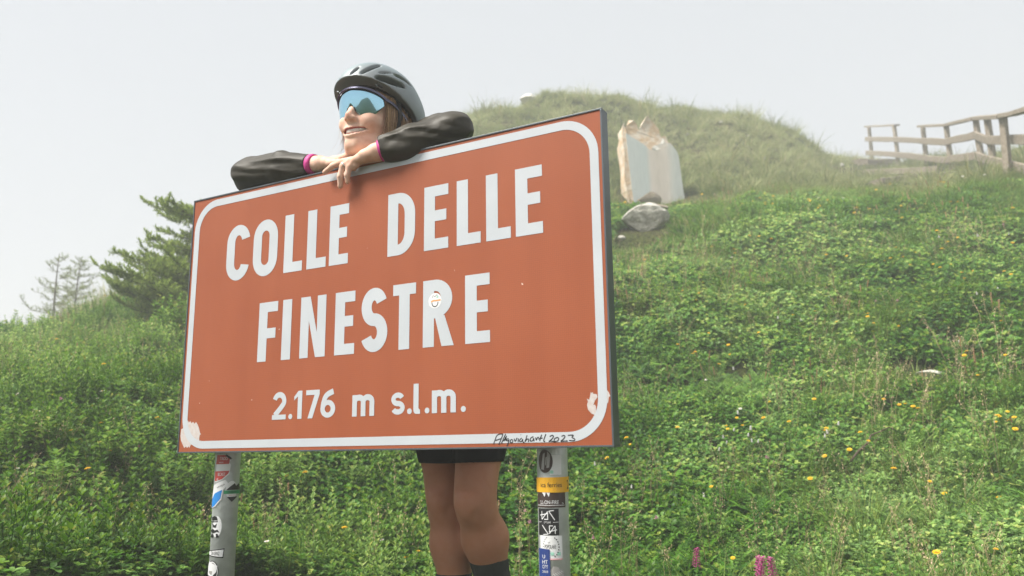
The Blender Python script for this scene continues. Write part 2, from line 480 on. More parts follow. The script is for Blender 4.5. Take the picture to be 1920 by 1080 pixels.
    if ch == 'm':
        a = (w - t) / 2; rr = (a - 0) / 2
        def hump(x0):
            return ribbon([(x0 + t / 2, h * .30)] + arc(x0 + t / 2 + a / 2, h - t * .45 - a * .40, a / 2, a * .40, 180, 0, 12) + [(x0 + t / 2 + a, 0)], t)
        return [[(0, 0), (t, 0), (t, h), (0, h)]], [hump(0)], [hump(a)]
    if ch == 'l': return [[(0, t * .5), (t * .2, t * .12), (t * .55, 0), (w, 0), (w, hb * .75), (t * 1.0, hb), (t, h), (0, h)]]
    if ch == '.': return [[*arc(w / 2, w / 2, w / 2, w / 2, 0, 345, 16)]]
def smooth_path(p, it):
    p = [np.array(q, float) for q in p]
    for _ in range(it):
        q = [p[0]]
        for a, b_ in zip(p[:-1], p[1:]):
            q += [a * .75 + b_ * .25, a * .25 + b_ * .75]
        q.append(p[-1]); p = q
    return [tuple(q) for q in p]
rows = [('COLLE DELLE', .4695, .160, .0315, [(-.500, -.410), (-.396, -.305), (-.280, -.214), (-.198, -.132), (-.121, -.058), None, (.068, .151), (.178, .248), (.272, .338), (.353, .418), (.431, .500)]),
        ('FINESTRE', .2355, .160, .0315, [(-.361, -.293), (-.275, -.243), (-.211, -.125), (-.094, -.030), (-.010, .072), (.088, .156), (.177, .264), (.295, .361)]),
        ('2.176', .0815, .071, .0145, [(-.297, -.249), (-.240, -.2265), (-.222, -.195), (-.182, -.137), (-.133, -.085)]),
        ('m', .0815, .052, .0145, [(-.031, .037)]),
        ('s.l.m.', .0820, .052, .0145, [(.087, .127), (.134, .1475), (.152, .171), (.184, .1975), (.204, .270), (.283, .2965)])]
for txt, v0, h, t, spans in rows:
    for ch, sp in zip(txt, spans):
        if sp is None: continue
        hh = .070 if ch == 'l' else h
        w = sp[1] - sp[0]
        if ch == '.': w = .0135
        g = glyph(ch, w, hh, t)
        pieces = g if isinstance(g, tuple) else (g,)
        if len(pieces) == 1:
            flat_poly('letter', pieces[0], 0.0006, m_white, sign, sp[0], ZB + v0)
        else:
            objs = [flat_poly('letter', pc, 0.0006 - .00012 * i, m_white, None, sp[0], ZB + v0) for i, pc in enumerate(pieces)]
            V = []; F = []
            for ob in objs:
                o0 = len(V); V += [tuple(v.co) for v in ob.data.vertices]; F += [tuple(i + o0 for i in p.vertices) for p in ob.data.polygons]
                bpy.data.objects.remove(ob)
            mesh_obj('letter', V, F, m_white, sign)

# ------------------------------------------------------------------ plants: leaf materials
def leaf_mat(name, stops, rough=0.5, trans=0.35, sat_var=0.25, spec=0.35, single=False):
    """stops: colours picked by a random number kept on every leaf, shifted by one kept on every plant"""
    m = bpy.data.materials.new(name); m.use_nodes = True
    nt = m.node_tree; b = nt.nodes['Principled BSDF']; out = nt.nodes['Material Output']
    at = N(nt, 'ShaderNodeAttribute', attribute_name='leaf'); ai = N(nt, 'ShaderNodeAttribute', attribute_name='tint', attribute_type='INSTANCER')
    r = ramp(nt, stops); nt.links.new(at.outputs['Fac'], r.inputs[0])
    hsv = N(nt, 'ShaderNodeHueSaturation')
    mr = N(nt, 'ShaderNodeMapRange'); mr.inputs[3].default_value = 0.42; mr.inputs[4].default_value = 1.38
    mh_ = N(nt, 'ShaderNodeMapRange'); mh_.inputs[3].default_value = 0.515; mh_.inputs[4].default_value = 0.482
    ms = N(nt, 'ShaderNodeMapRange'); ms.inputs[3].default_value = 1 + sat_var * .3; ms.inputs[4].default_value = 1 - sat_var
    if single:
        for q_ in (mr, mh_, ms): q_.inputs[0].default_value = .5
        ai = N(nt, 'ShaderNodeValue'); ai.outputs[0].default_value = .5
    nt.links.new(ai.outputs[0 if single else 'Fac'], mr.inputs[0]); nt.links.new(ai.outputs[0 if single else 'Fac'], mh_.inputs[0]); nt.links.new(ai.outputs[0 if single else 'Fac'], ms.inputs[0])
    nt.links.new(mr.outputs[0], hsv.inputs['Value']); nt.links.new(mh_.outputs[0], hsv.inputs['Hue']); nt.links.new(ms.outputs[0], hsv.inputs['Saturation'])
    nt.links.new(r.outputs[0], hsv.inputs['Color'])
    nt.links.new(hsv.outputs[0], b.inputs['Base Color'])
    b.inputs['Roughness'].default_value = rough; b.inputs['Specular IOR Level'].default_value = spec
    tr = N(nt, 'ShaderNodeBsdfTranslucent'); mxs = N(nt, 'ShaderNodeMixShader'); mxs.inputs[0].default_value = trans
    h2 = N(nt, 'ShaderNodeHueSaturation'); h2.inputs['Value'].default_value = 1.5; h2.inputs['Hue'].default_value = .49
    nt.links.new(hsv.outputs[0], h2.inputs['Color']); nt.links.new(h2.outputs[0], tr.inputs['Color'])
    nt.links.new(b.outputs[0], mxs.inputs[1]); nt.links.new(tr.outputs[0], mxs.inputs[2]); nt.links.new(mxs.outputs[0], out.inputs['Surface'])
    return m
m_herb = leaf_mat('herb_leaf', [(0.0, (.034, .120, .004)), (0.5, (.080, .252, .006)), (0.85, (.16, .36, .012)), (1.0, (.31, .40, .03))])
m_grass = leaf_mat('grass_blade', [(0.0, (.07, .18, .009)), (0.6, (.155, .29, .020)), (0.9, (.29, .34, .05)), (1.0, (.46, .38, .12))], 0.5, .3)
m_sprig = leaf_mat('shrub_leaf', [(0.0, (.048, .14, .008)), (0.5, (.108, .26, .016)), (0.85, (.21, .37, .032)), (1.0, (.41, .37, .08))])
m_turf = leaf_mat('mound_grass', [(0.0, (.10, .17, .03)), (0.5, (.20, .26, .06)), (0.85, (.33, .33, .11)), (1.0, (.42, .36, .17))], 0.6, .3)
m_grass1 = leaf_mat('tuft_blade', [(0.0, (.09, .18, .015)), (0.6, (.20, .30, .03)), (0.9, (.33, .35, .06)), (1.0, (.46, .36, .13))], 0.5, .3, single=True)
m_sprig1 = leaf_mat('bush_leaf', [(0.0, (.048, .14, .008)), (0.5, (.108, .26, .016)), (0.85, (.21, .37, .032)), (1.0, (.41, .37, .08))], single=True)
m_herb1 = leaf_mat('plant_leaf', [(0.0, (.05, .12, .01)), (1.0, (.17, .28, .03))], single=True)
m_dry = leaf_mat('dry_stalk', [(0.0, (.32, .26, .12)), (0.6, (.52, .41, .22)), (1.0, (.62, .46, .30))], .7, .15, .1)
m_rust = leaf_mat('rust_bract', [(0.0, (.26, .15, .06)), (1.0, (.42, .26, .12))], .7, .15, .1)

class PB:
    """gathers small faces with one random number per leaf"""
    def __init__(s): s.V = []; s.F = []; s.A = []
    def leaf(s, p, d, up, L, W, bend=0.25, a=None, blunt=0.5):
        p = np.array(p, float); d = np.array(d, float); d /= np.linalg.norm(d)
        side = np.cross(d, up); nn = np.linalg.norm(side); side = side / nn if nn > 1e-6 else np.array([1., 0, 0])
        nr = np.cross(side, d)
        a = random.random() if a is None else a
        o = len(s.V)
        m1 = p + d * L * .38 + nr * bend * L * .12; m2 = p + d * L * (.72 + .1 * blunt) - nr * bend * L * .02; tip = p + d * L - nr * bend * L * .32
        w1 = side * W * .5; w2 = side * W * (.30 + .16 * blunt)
        cup = nr * W * .16
        s.V += [p, m1 - w1 + cup, m1, m1 + w1 + cup, m2 - w2 + cup * .7, m2, m2 + w2 + cup * .7, tip]
        s.F += [(o, o + 2, o + 1), (o, o + 3, o + 2), (o + 1, o + 2, o + 5), (o + 1, o + 5, o + 4), (o + 2, o + 3, o + 6), (o + 2, o + 6, o + 5), (o + 4, o + 5, o + 7), (o + 5, o + 6, o + 7)]
        s.A += [a] * 8
    def blade(s, p, d, L, W, droop, a=None, seg=4):
        p = np.array(p, float); d = np.array(d, float); d /= np.linalg.norm(d)
        side = np.cross(d, (0, 0, 1)); side = side / (np.linalg.norm(side) + 1e-9)
        tw = random.uniform(-1, 1); a = random.random() if a is None else a
        side = side * math.cos(tw) + np.cross(d, side) * math.sin(tw)
        o = len(s.V); q = p.copy(); dd = d.copy()
        for k in range(seg + 1):
            w = W * .5 * (1 - (k / seg) ** 1.6) + .0002
            s.V += [q - side * w, q + side * w]; s.A += [a, a]
            q = q + dd * L / seg; dd = dd + np.array([d[0] * .25, d[1] * .25, -droop / seg * 1.4]); dd /= np.linalg.norm(dd)
        for k in range(seg):
            i = o + 2 * k
            s.F += [(i, i + 1, i + 3), (i, i + 3, i + 2)]
    def stem(s, a_, b_, r, a=.5):
        a_ = np.array(a_, float); b_ = np.array(b_, float); d = b_ - a_; d /= np.linalg.norm(d) + 1e-9
        u = np.cross(d, (0.3, .9, .2)); u /= np.linalg.norm(u); v = np.cross(d, u); o = len(s.V)
        for q, rr in ((a_, r), (b_, r * .7)):
            for k in range(3):
                t = 2.094 * k; s.V.append(q + (u * math.cos(t) + v * math.sin(t)) * rr); s.A.append(a)
        for k in range(3):
            j = (k + 1) % 3; s.F += [(o + k, o + j, o + 3 + j), (o + k, o + 3 + j, o + 3 + k)]
    def blob(s, c, r, rz=None, a=None):
        c = np.array(c, float); rz = rz or r; a = random.random() if a is None else a; o = len(s.V)
        s.V += [c + np.array(q) for q in ((r, 0, 0), (0, r, 0), (-r, 0, 0), (0, -r, 0), (0, 0, rz), (0, 0, -rz))]; s.A += [a] * 6
        for i in range(4):
            j = (i + 1) % 4; s.F += [(o + i, o + j, o + 4), (o + j, o + i, o + 5)]
    def mesh(s, name, mat):
        me = fast_mesh(name, np.array(s.V), np.array(s.F), mat)
        at = me.attributes.new('leaf', 'FLOAT', 'POINT')
        if len(me.vertices) == len(s.A): at.data.foreach_set('value', np.array(s.A, np.float32))
        return me
    def obj(s, name, mat, parent=None):
        o = bpy.data.objects.new(name, s.mesh(name, mat)); COL.objects.link(o)
        if parent: put_under(o, parent)
        return o

def U(a, b): return random.uniform(a, b)
def rdir(elev0, elev1):
    az = U(0, 2 * math.pi); e = math.radians(U(elev0, elev1))
    return np.array([math.cos(az) * math.cos(e), math.sin(az) * math.cos(e), math.sin(e)])

def proto_herb(seed):
    random.seed(seed); p = PB()
    n = random.randint(85, 105)
    for _ in range(n):
        r = .075 * math.sqrt(random.random()); az = U(0, 6.283); z = U(.015, .095) * (1 - .4 * r / .075)
        q = np.array([r * math.cos(az), r * math.sin(az), z])
        d = rdir(-10, 80) + np.array([math.cos(az), math.sin(az), 0]) * .5
        L = U(.010, .023)
        p.leaf(q, d, (0, 0, 1), L, L * U(.55, .8), U(.1, .6), blunt=U(.3, 1))
    for _ in range(7):
        p.stem((U(-.05, .05), U(-.05, .05), 0), (U(-.06, .06), U(-.06, .06), U(.05, .09)), .0011, .2)
    return p.mesh('herb', m_herb)
def proto_clover(seed):
    random.seed(seed); p = PB()
    for _ in range(30):
        az = U(0, 6.283); r = U(0, .065); h = U(.03, .10)
        top = np.array([r * math.cos(az) * 1.3, r * math.sin(az) * 1.3, h])
        p.stem((r * .4 * math.cos(az), r * .4 * math.sin(az), 0), top, .0009, .3)
        a0 = U(0, 6.283); a = random.random()
        for k in range(random.choice((3, 3, 5))):
            t = a0 + k * 2.094; L = U(.010, .018)
            p.leaf(top, (math.cos(t), math.sin(t), U(-.1, 1.0)), (0, 0, 1), L, L * .8, .3, a, 1.0)
    return p.mesh('clover', m_herb)
def proto_grass(seed, tall=1.0, mat=None):
    random.seed(seed); p = PB()
    for _ in range(38):
        az = U(0, 6.283); r = .035 * math.sqrt(random.random())
        d = np.array([math.cos(az) * U(.1, .75), math.sin(az) * U(.1, .75), 1.0])
        p.blade((r * math.cos(az), r * math.sin(az), 0), d, U(.08, .22) * tall, U(.0022, .0042), U(.3, 1.3))
    return p.mesh('grass', mat or m_grass)
def proto_sprig(seed):
    random.seed(seed); p = PB()
    for _ in range(5):
        b0 = np.array([U(-.04, .04), U(-.04, .04), 0]); d = rdir(55, 88); L = U(.12, .26); q = b0.copy(); ns = 9
        for k in range(ns):
            q2 = q + d * L / ns; p.stem(q, q2, .0016, .1)
            d = d + np.array([U(-.1, .1), U(-.1, .1), .04]); d /= np.linalg.norm(d)
            tipf = k / ns
            for s_ in range(3):
                az = k * 2.4 + s_ * 2.1
                ld = np.array([math.cos(az), math.sin(az), U(.3, .9) + tipf * .6]); l = U(.020, .036) * (1 - .25 * tipf)
                p.leaf(q2, ld, (0, 0, 1), l, l * U(.36, .5), U(0, .5), min(1, random.random() * .65 + tipf * .35), .4)
            q = q2
    return p.mesh('sprig', m_sprig)
def proto_yarrow(seed):
    random.seed(seed); p = PB()
    for _ in range(9):
        az = U(0, 6.283); d = np.array([math.cos(az), math.sin(az), U(.4, 1.3)]); d /= np.linalg.norm(d); L = U(.07, .13); a = random.random()
        side = np.cross(d, (0, 0, 1)); side /= np.linalg.norm(side)
        for k in range(8):
            q = d * L * (k + 1) / 8 - np.array([0, 0, .02 * (k / 8) ** 2]); w = .022 * math.sin(math.pi * (k + 1.5) / 10)
            for sg in (-1, 1): p.leaf(q, side * sg + d * .5, (0, 0, 1), w, w * .38, .2, a)
        p.stem((0, 0, 0), d * L, .001, a)
    return p.mesh('yarrow', m_herb)
def proto_dry(seed):
    random.seed(seed); p = PB()
    for _ in range(3):
        d = rdir(62, 88); L = U(.20, .36); q = np.array([U(-.03, .03), U(-.03, .03), 0]); e = q + d * L * .7
        bend = np.array([U(-.05, .05), U(-.05, .05), 0]); tip = e + d * L * .3 + bend
        p.stem(q, e, .0010, .35); p.stem(e, tip, .0008, .45)
        for k in range(16):
            f = k / 16; c = e + (tip - e) * f + np.array([U(-1, 1), U(-1, 1), U(-.6, .6)]) * .016 * (1 - f * .6)
            p.leaf(c, rdir(0, 80), (0, 0, 1), U(.006, .011), .0035, 0, U(.3, 1))
    return p.mesh('dry', m_dry)
def proto_spike(seed):
    random.seed(seed); p = PB()
    for _ in range(2):
        d = rdir(72, 89); L = U(.12, .22); q = np.array([U(-.03, .03), U(-.03, .03), 0]); e = q + d * L
        p.stem(q, e, .0013, .3)
        for k in range(12): p.blob(e + d * .004 * k + np.array([U(-1, 1), U(-1, 1), 0]) * .002, .0042, .005)
    return p.mesh('spike', m_rust)

PROTO = bpy.data.collections.new('plant_shapes')
def proto_coll(name, meshes):
    c = bpy.data.collections.new(name)
    for i, me in enumerate(meshes):
        o = bpy.data.objects.new('%s_%02d' % (name, i), me); c.objects.link(o)
    return c

def scatter(name, coll, nprot, P, nrm, scale, tint, label, lean=0.5, pick=None):
    """one plant at every point: positions P, growing between straight up and the slope's normal"""
    n = len(P)
    me = bpy.data.meshes.new(name)
    me.vertices.add(n); me.vertices.foreach_set('co', np.asarray(P, np.float32).ravel()); me.update()
    up = nrm * lean + np.array([0, 0, 1.0]) * (1 - lean); up /= np.linalg.norm(up, axis=1, keepdims=True)
    yaw = rng.uniform(0, 2 * np.pi, n)
    # euler XYZ so that Z -> up after a spin by yaw
    rx = -np.arcsin(np.clip(up[:, 1], -1, 1)); ry = np.arctan2(up[:, 0], up[:, 2])
    rot = np.zeros((n, 3), np.float32)
    for i in range(n):
        e = (Matrix.Rotation(ry[i], 3, 'Y') @ Matrix.Rotation(rx[i], 3, 'X') @ Matrix.Rotation(yaw[i], 3, 'Z')).to_euler()
        rot[i] = e[:]
    a = me.attributes.new('rot', 'FLOAT_VECTOR', 'POINT'); a.data.foreach_set('vector', rot.ravel())
    a = me.attributes.new('scl', 'FLOAT', 'POINT'); a.data.foreach_set('value', np.asarray(scale, np.float32))
    a = me.attributes.new('tint', 'FLOAT', 'POINT'); a.data.foreach_set('value', np.asarray(tint, np.float32))
    a = me.attributes.new('pick', 'INT', 'POINT'); a.data.foreach_set('value', (rng.integers(0, nprot, n) if pick is None else pick).astype(np.int32))
    o = bpy.data.objects.new(name, me); COL.objects.link(o)
    g = bpy.data.node_groups.new(name, 'GeometryNodeTree')
    g.interface.new_socket('Geometry', in_out='INPUT', socket_type='NodeSocketGeometry')
    g.interface.new_socket('Geometry', in_out='OUTPUT', socket_type='NodeSocketGeometry')
    gi = g.nodes.new('NodeGroupInput'); go = g.nodes.new('NodeGroupOutput')
    ci = g.nodes.new('GeometryNodeCollectionInfo'); ci.inputs['Collection'].default_value = coll
    ci.inputs['Separate Children'].default_value = True; ci.inputs['Reset Children'].default_value = True
    iop = g.nodes.new('GeometryNodeInstanceOnPoints'); iop.inputs['Pick Instance'].default_value = True
    def attr(nm, ty):
        q = g.nodes.new('GeometryNodeInputNamedAttribute'); q.data_type = ty; q.inputs['Name'].default_value = nm
        return q.outputs['Attribute']
    e2r = g.nodes.new('FunctionNodeEulerToRotation')
    g.links.new(attr('rot', 'FLOAT_VECTOR'), e2r.inputs[0])
    g.links.new(gi.outputs[0], iop.inputs['Points']); g.links.new(ci.outputs[0], iop.inputs['Instance'])
    g.links.new(attr('pick', 'INT'), iop.inputs['Instance Index']); g.links.new(e2r.outputs[0], iop.inputs['Rotation'])
    g.links.new(attr('scl', 'FLOAT'), iop.inputs['Scale'])
    g.links.new(iop.outputs[0], go.inputs[0])
    md = o.modifiers.new('plants', 'NODES'); md.node_group = g
    tag(o, label, kind='stuff')
    return o

# ---- where plants grow: the part of the hillside the place shows, with a margin
def az_of(x, y):
    return np.arctan2(x - CAM[0], y - CAM[1])
AZ0 = math.atan2(*(ray(0, 600)[:2])) - .22; AZ1 = math.atan2(*(ray(1920, 600)[:2])) + .34
def spread(D0, D1, spacing):
    """random points between two distances, about one per spacing^2"""
    area = 0.5 * (AZ1 - AZ0) * (D1 * D1 - D0 * D0)
    n = int(area / spacing ** 2)
    D = np.sqrt(rng.uniform(D0 * D0, D1 * D1, n)); az = rng.uniform(AZ0, AZ1, n)
    return CAM[0] + D * np.sin(az), CAM[1] + D * np.cos(az), D
def bare(x, y):
    """0..1: patches of bare soil, and the trodden path by the steps"""
    b_ = np.clip((noise2(x * 1.1 + 40, y * 1.1, 21) + .5 * noise2(x * 3.1, y * 3.1, 22) - .42) * 9, 0, 1)
    for c_, r_ in BARE:
        b_ = np.maximum(b_, np.clip((r_ - np.hypot(x - c_[0], y - c_[1]) + .25 * r_ * noise2(x * 4, y * 4, 77) * 2) / (.35 * r_), 0, 1))
    return b_
BARE = [(ground_hit(px, py), r_) for px, py, r_ in ((1755, 640, .22), (1770, 615, .18), (1590, 545, .16), (1690, 690, .16), (1850, 735, .16), (1905, 555, .18), (1170, 470, .24), (1760, 835, .14), (1395, 700, .12), (615, 985, .2), (610, 1000, .16))]
_path = []
for px, py in [(1560, 300), (1600, 318), (1640, 335), (1700, 345), (1600, 330), (1660, 318)]:
    h = ground_hit(px, py)
    if h is not None: _path.append(h[:2])
_path = np.array(_path)
def near_path(x, y):
    d = np.min(np.hypot(x[:, None] - _path[None, :, 0], y[:, None] - _path[None, :, 1]), 1)
    return d
def clear_of_things(x, y):
    """keep plants out of the standing stone and the posts"""
    k = np.ones(len(x), bool)
    for cx_, cy_, r_ in KEEP: k &= np.hypot(x - cx_, y - cy_) > r_
    return k
KEEP = []
for px, py, r_ in ((1212, 440, .34), (1190, 452, .30), (1235, 425, .32), (1215, 400, .35), (1250, 400, .40), (1232, 386, .55), (1200, 386, .45), (1265, 386, .45), (1740, 722, .16), (1715, 722, .12)):
    h = ground_hit(px, py)
    if h is not None: KEEP.append((h[0], h[1], r_))
for (xa, ya), (xb, yb) in (((1604, 311), (1679, 308)), ((1618, 318), (1677, 315)), ((1622, 331), (1760, 326)), ((1642, 349), (1838, 332))):
    for k in range(9):
        h = ground_hit(xa + (xb - xa) * k / 8, ya + (yb - ya) * k / 8)
        if h is not None: KEEP.append((h[0], h[1], .34)); KEEP.append((h[0] + .25 * (CAM[0] - h[0]) / 13, h[1] + .25 * (CAM[1] - h[1]) / 13, .3))

def grow(name, meshes, D0, D1, spacing, s0, s1, label, density=None, lean=.85, tintseed=0, sink=.01):
    x, y, D = spread(D0, D1, spacing)
    k = rng.random(len(x)) > bare(x, y) * .9
    if density is not None: k &= rng.random(len(x)) < density(x, y, D)
    k &= ~((np.abs(x) < .85) & (y > -.3) & (y < .62))          # trodden strip under the sign
    k &= clear_of_things(x, y)
    if D1 > 12: k &= near_path(x, y) > .45
    x, y, D = x[k], y[k], D[k]
    z = ground_z(x, y); nrm = ground_normal(x, y)
    tint = np.clip(.5 + .9 * noise2(x * .8, y * .8, 31 + tintseed) + .5 * noise2(x * 2.7, y * 2.7, 32 + tintseed) + rng.normal(0, .14, len(x)), 0, 1)
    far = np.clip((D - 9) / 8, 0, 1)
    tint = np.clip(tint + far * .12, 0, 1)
    sc = rng.uniform(s0, s1, len(x)) * (1 + .5 * noise2(x * 1.4, y * 1.4, 91))
    pick = None
    if meshes is herbs:                                  # kinds grow in patches
        f = noise2(x * 1.1, y * 1.1, 95) + .6 * noise2(x * 3, y * 3, 96) + rng.normal(0, .10, len(x))
        pick = np.where(f < -.06, rng.integers(5, 9, len(x)), np.where(f > .22, rng.integers(9, 11, len(x)), rng.integers(0, 5, len(x))))
    c = proto_coll(name, meshes)
    return scatter(name, c, len(meshes), np.stack([x, y, z - sink], 1), nrm, sc, tint, label, lean, pick)

def patch(seed, f, lo, hi):
    return lambda x, y, D: np.clip((noise2(x * f, y * f, seed) + .5 * noise2(x * f * 2.7, y * f * 2.7, seed + 1) - lo) / (hi - lo), 0, 1)
herbs = [proto_herb(100 + i) for i in range(5)] + [proto_clover(200 + i) for i in range(4)] + [proto_yarrow(300 + i) for i in range(2)]
turfs = [proto_grass(450 + i, 1.0, m_turf) for i in range(5)]
grasses = [proto_grass(400 + i) for i in range(5)]
sprigs = [proto_sprig(500 + i) for i in range(5)]
dries = [proto_dry(600 + i) for i in range(4)]
spikes = [proto_spike(700 + i) for i in range(3)]
grow('herb_layer', herbs, 2.4, 6.5, .046, .65, 1.4, 'low green leafy herbs covering the steep bank')
grow('herb_layer', herbs, 6.5, 10.5, .060, .9, 1.6, 'low green herbs on the upper part of the bank', tintseed=1)
grow('turf', turfs, 10.0, 27, .085, .5, 1.25, 'short pale grass covering the mound and the crest', tintseed=2, lean=.6)
leftness = lambda x, y, D: np.clip((-.55 - az_of(x, y)) / .15, 0, 1) * .95 + .08
grow('meadow_grass', grasses, 2.6, 10.5, .075, .7, 1.3, 'thin grass blades growing in patches among the herbs', tintseed=3, lean=.2, density=lambda x, y, D: patch(51, .9, -.10, .35)(x, y, D) * (1.08 - .85 * leftness(x, y, D)))
grow('crest_grass', grasses, 7.8, 12.0, .085, .6, 1.05, 'pale green grass along the brow of the bank', tintseed=4, lean=.2, density=lambda x, y, D: patch(61, .7, -.5, .1)(x, y, D) * (1.08 - .8 * leftness(x, y, D)))
grow('shrub_sprigs', sprigs, 2.5, 9.5, .078, .6, 1.2, 'upright shrubby sprigs with narrow light green leaves', tintseed=5, lean=.15, density=leftness)
grow('dry_stalks', dries, 2.6, 8.0, .13, .6, 1.25, 'dry straw coloured grass stalks with seed heads', tintseed=6, lean=.1, density=lambda x, y, D: np.clip(patch(71, .8, -.25, .3)(x, y, D) + np.clip((4.6 - D) / .8, 0, 1) * .45, 0, 1) * (1.05 - .7 * leftness(x, y, D)))
grow('rusty_spikes', spikes, 2.8, 11, .26, .7, 1.2, 'thin rusty brown flower spikes among the herbs', tintseed=7, lean=.1, density=patch(81, .8, -.1, .4))

grow('mound_tufts', turfs, 11.0, 26, .42, 1.6, 2.8, 'larger grass tufts standing out on the mound', tintseed=9, lean=.2)

# ------------------------------------------------------------------ sign posts, brackets, writing, stickers
PR = 0.0335                                            # post radius
post_y = ST + .012 + PR
post_x = (float(at_y(428, 850, post_y)[0]), float(at_y(1035, 846, post_y)[0]))
def tube(name, p0, p1, r, mat, parent, n=28, cap=True):
    p0 = np.array(p0, float); p1 = np.array(p1, float); d = p1 - p0; L = np.linalg.norm(d); d /= L
    u = np.cross(d, (0, 0, 1)) if abs(d[2]) < .9 else np.cross(d, (1, 0, 0)); u /= np.linalg.norm(u); v = np.cross(d, u)
    V = []; F = []
    for q, rr in ((p0, r), (p1, r)):
        for k in range(n):
            a = 2 * math.pi * k / n; V.append(q + (u * math.cos(a) + v * math.sin(a)) * rr)
    for k in range(n): F.append((k, (k + 1) % n, n + (k + 1) % n, n + k))
    if cap: F += [tuple(range(n))[::-1], tuple(range(n, 2 * n))]
    o = mesh_obj(name, V, F, mat, parent)
    for p in o.data.polygons: p.use_smooth = len(p.vertices) == 4
    return o
for x in post_x:
    tube('post', (x, post_y, -.25), (x, post_y, ZB + SH - .06), PR, m_galv, sign)
    for z in (ZB + .12, ZB + SH - .16):
        box_obj('bracket', (x - .055, ST + .001, z - .02), (x + .055, ST + .0115, z + .02), m_galv, sign, .002)

m_ink = plain('black_marker', (.018, .014, .018), .5)
# handwriting on the lower border, strokes in pixels of an enlarged view (9.6 to 1, origin 900, 790)
strokes = [[(243, 415), (262, 350), (300, 250), (352, 228), (412, 228)], [(275, 345), (330, 328), (372, 312)], [(412, 232), (380, 320), (335, 420)],
           [(460, 228), (420, 320), (382, 400)], [(478, 262), (450, 320), (415, 370), (455, 310), (470, 268), (462, 350)], [(515, 312), (480, 318), (478, 358), (520, 340), (520, 318), (512, 380), (482, 440)],
           [(560, 325), (538, 360), (545, 390), (590, 375), (590, 335), (560, 325)], [(612, 310), (630, 372), (668, 295)], [(690, 308), (684, 375)], [(738, 245), (730, 240)],
           [(752, 300), (712, 330), (708, 372), (755, 360), (765, 310), (770, 378), (800, 382)], [(846, 250), (826, 320), (800, 380), (840, 318), (880, 318), (868, 372)],
           [(960, 275), (905, 300), (898, 360), (950, 352), (965, 290), (972, 360)], [(1000, 290), (1010, 350), (1030, 290), (1060, 285)], [(1110, 240), (1085, 300), (1072, 355)], [(1045, 318), (1125, 300)],
           [(1185, 228), (1150, 320), (1140, 362), (1170, 360)],
           [(1255, 275), (1300, 245), (1330, 270), (1280, 335), (1225, 368), (1270, 352), (1355, 372)], [(1400, 290), (1350, 300), (1325, 345), (1350, 365), (1405, 350), (1420, 305), (1395, 288)],
           [(1465, 270), (1510, 248), (1535, 275), (1490, 330), (1440, 362), (1500, 355), (1575, 352)], [(1580, 255), (1640, 245), (1690, 250), (1640, 290), (1700, 310), (1712, 340), (1660, 352), (1600, 342)]]
V = []; F = []
for si, stv in enumerate(strokes):
    pts = [at_y(900 + x / 9.6, 790 + y / 9.6, 0) for x, y in smooth_path(stv, 2)]
    rb = ribbon([(p[0], p[2]) for p in pts], .0023)
    n = len(rb) // 2; o0 = len(V)
    V += [(p[0], .00035 - .00003 * (si % 5), p[1]) for p in rb]
    F += [(o0 + i, o0 + 2 * n - 1 - i, o0 + 2 * n - 2 - i, o0 + i + 1) for i in range(n - 1)]
mesh_obj('marker_writing', V, F, m_ink, sign)

# whitewash smears at the lower corners
m_smear, nt, b = new_mat('white_smear')
tc = N(nt, 'ShaderNodeTexCoord'); nz = N(nt, 'ShaderNodeTexNoise'); nz.inputs['Scale'].default_value = 120; nz.inputs['Detail'].default_value = 4
nt.links.new(tc.outputs['Object'], nz.inputs['Vector'])
rc = ramp(nt, [(.3, (.50, .42, .39)), (.65, (.55, .52, .51))]); nt.links.new(nz.outputs['Fac'], rc.inputs[0]); nt.links.new(rc.outputs[0], b.inputs['Base Color'])
b.inputs['Roughness'].default_value = .7
def smear(pts, crop, y):
    sc, ox, oy = crop
    uv = [at_y(ox + x / sc, oy + y_ / sc, 0) for x, y_ in pts]
    flat_poly('paint_smear', [[(p[0], p[2]) for p in uv][::-1]], y, m_smear, sign)
smear([(200, 612), (215, 598), (228, 622), (245, 605), (262, 632), (280, 612), (300, 640), (318, 615), (340, 650), (358, 700), (365, 745), (378, 768), (362, 790), (355, 860), (330, 880), (250, 905), (235, 945), (222, 925), (205, 945), (190, 925), (168, 945), (150, 905), (128, 850), (120, 790), (130, 710), (160, 690)], (6.75, 320, 700), .00085)
smear([(320, 235), (335, 250), (345, 235), (352, 262), (385, 262), (402, 275), (405, 300), (375, 340), (352, 400), (372, 395), (384, 420), (386, 490), (368, 525), (330, 510), (285, 460), (272, 400), (285, 355), (268, 320), (300, 335), (312, 280)], (6.75, 1060, 700), .00085)
smear([(520, 205), (545, 235), (570, 290), (550, 295), (540, 370), (525, 380)], (6.75, 1060, 700), .00085)

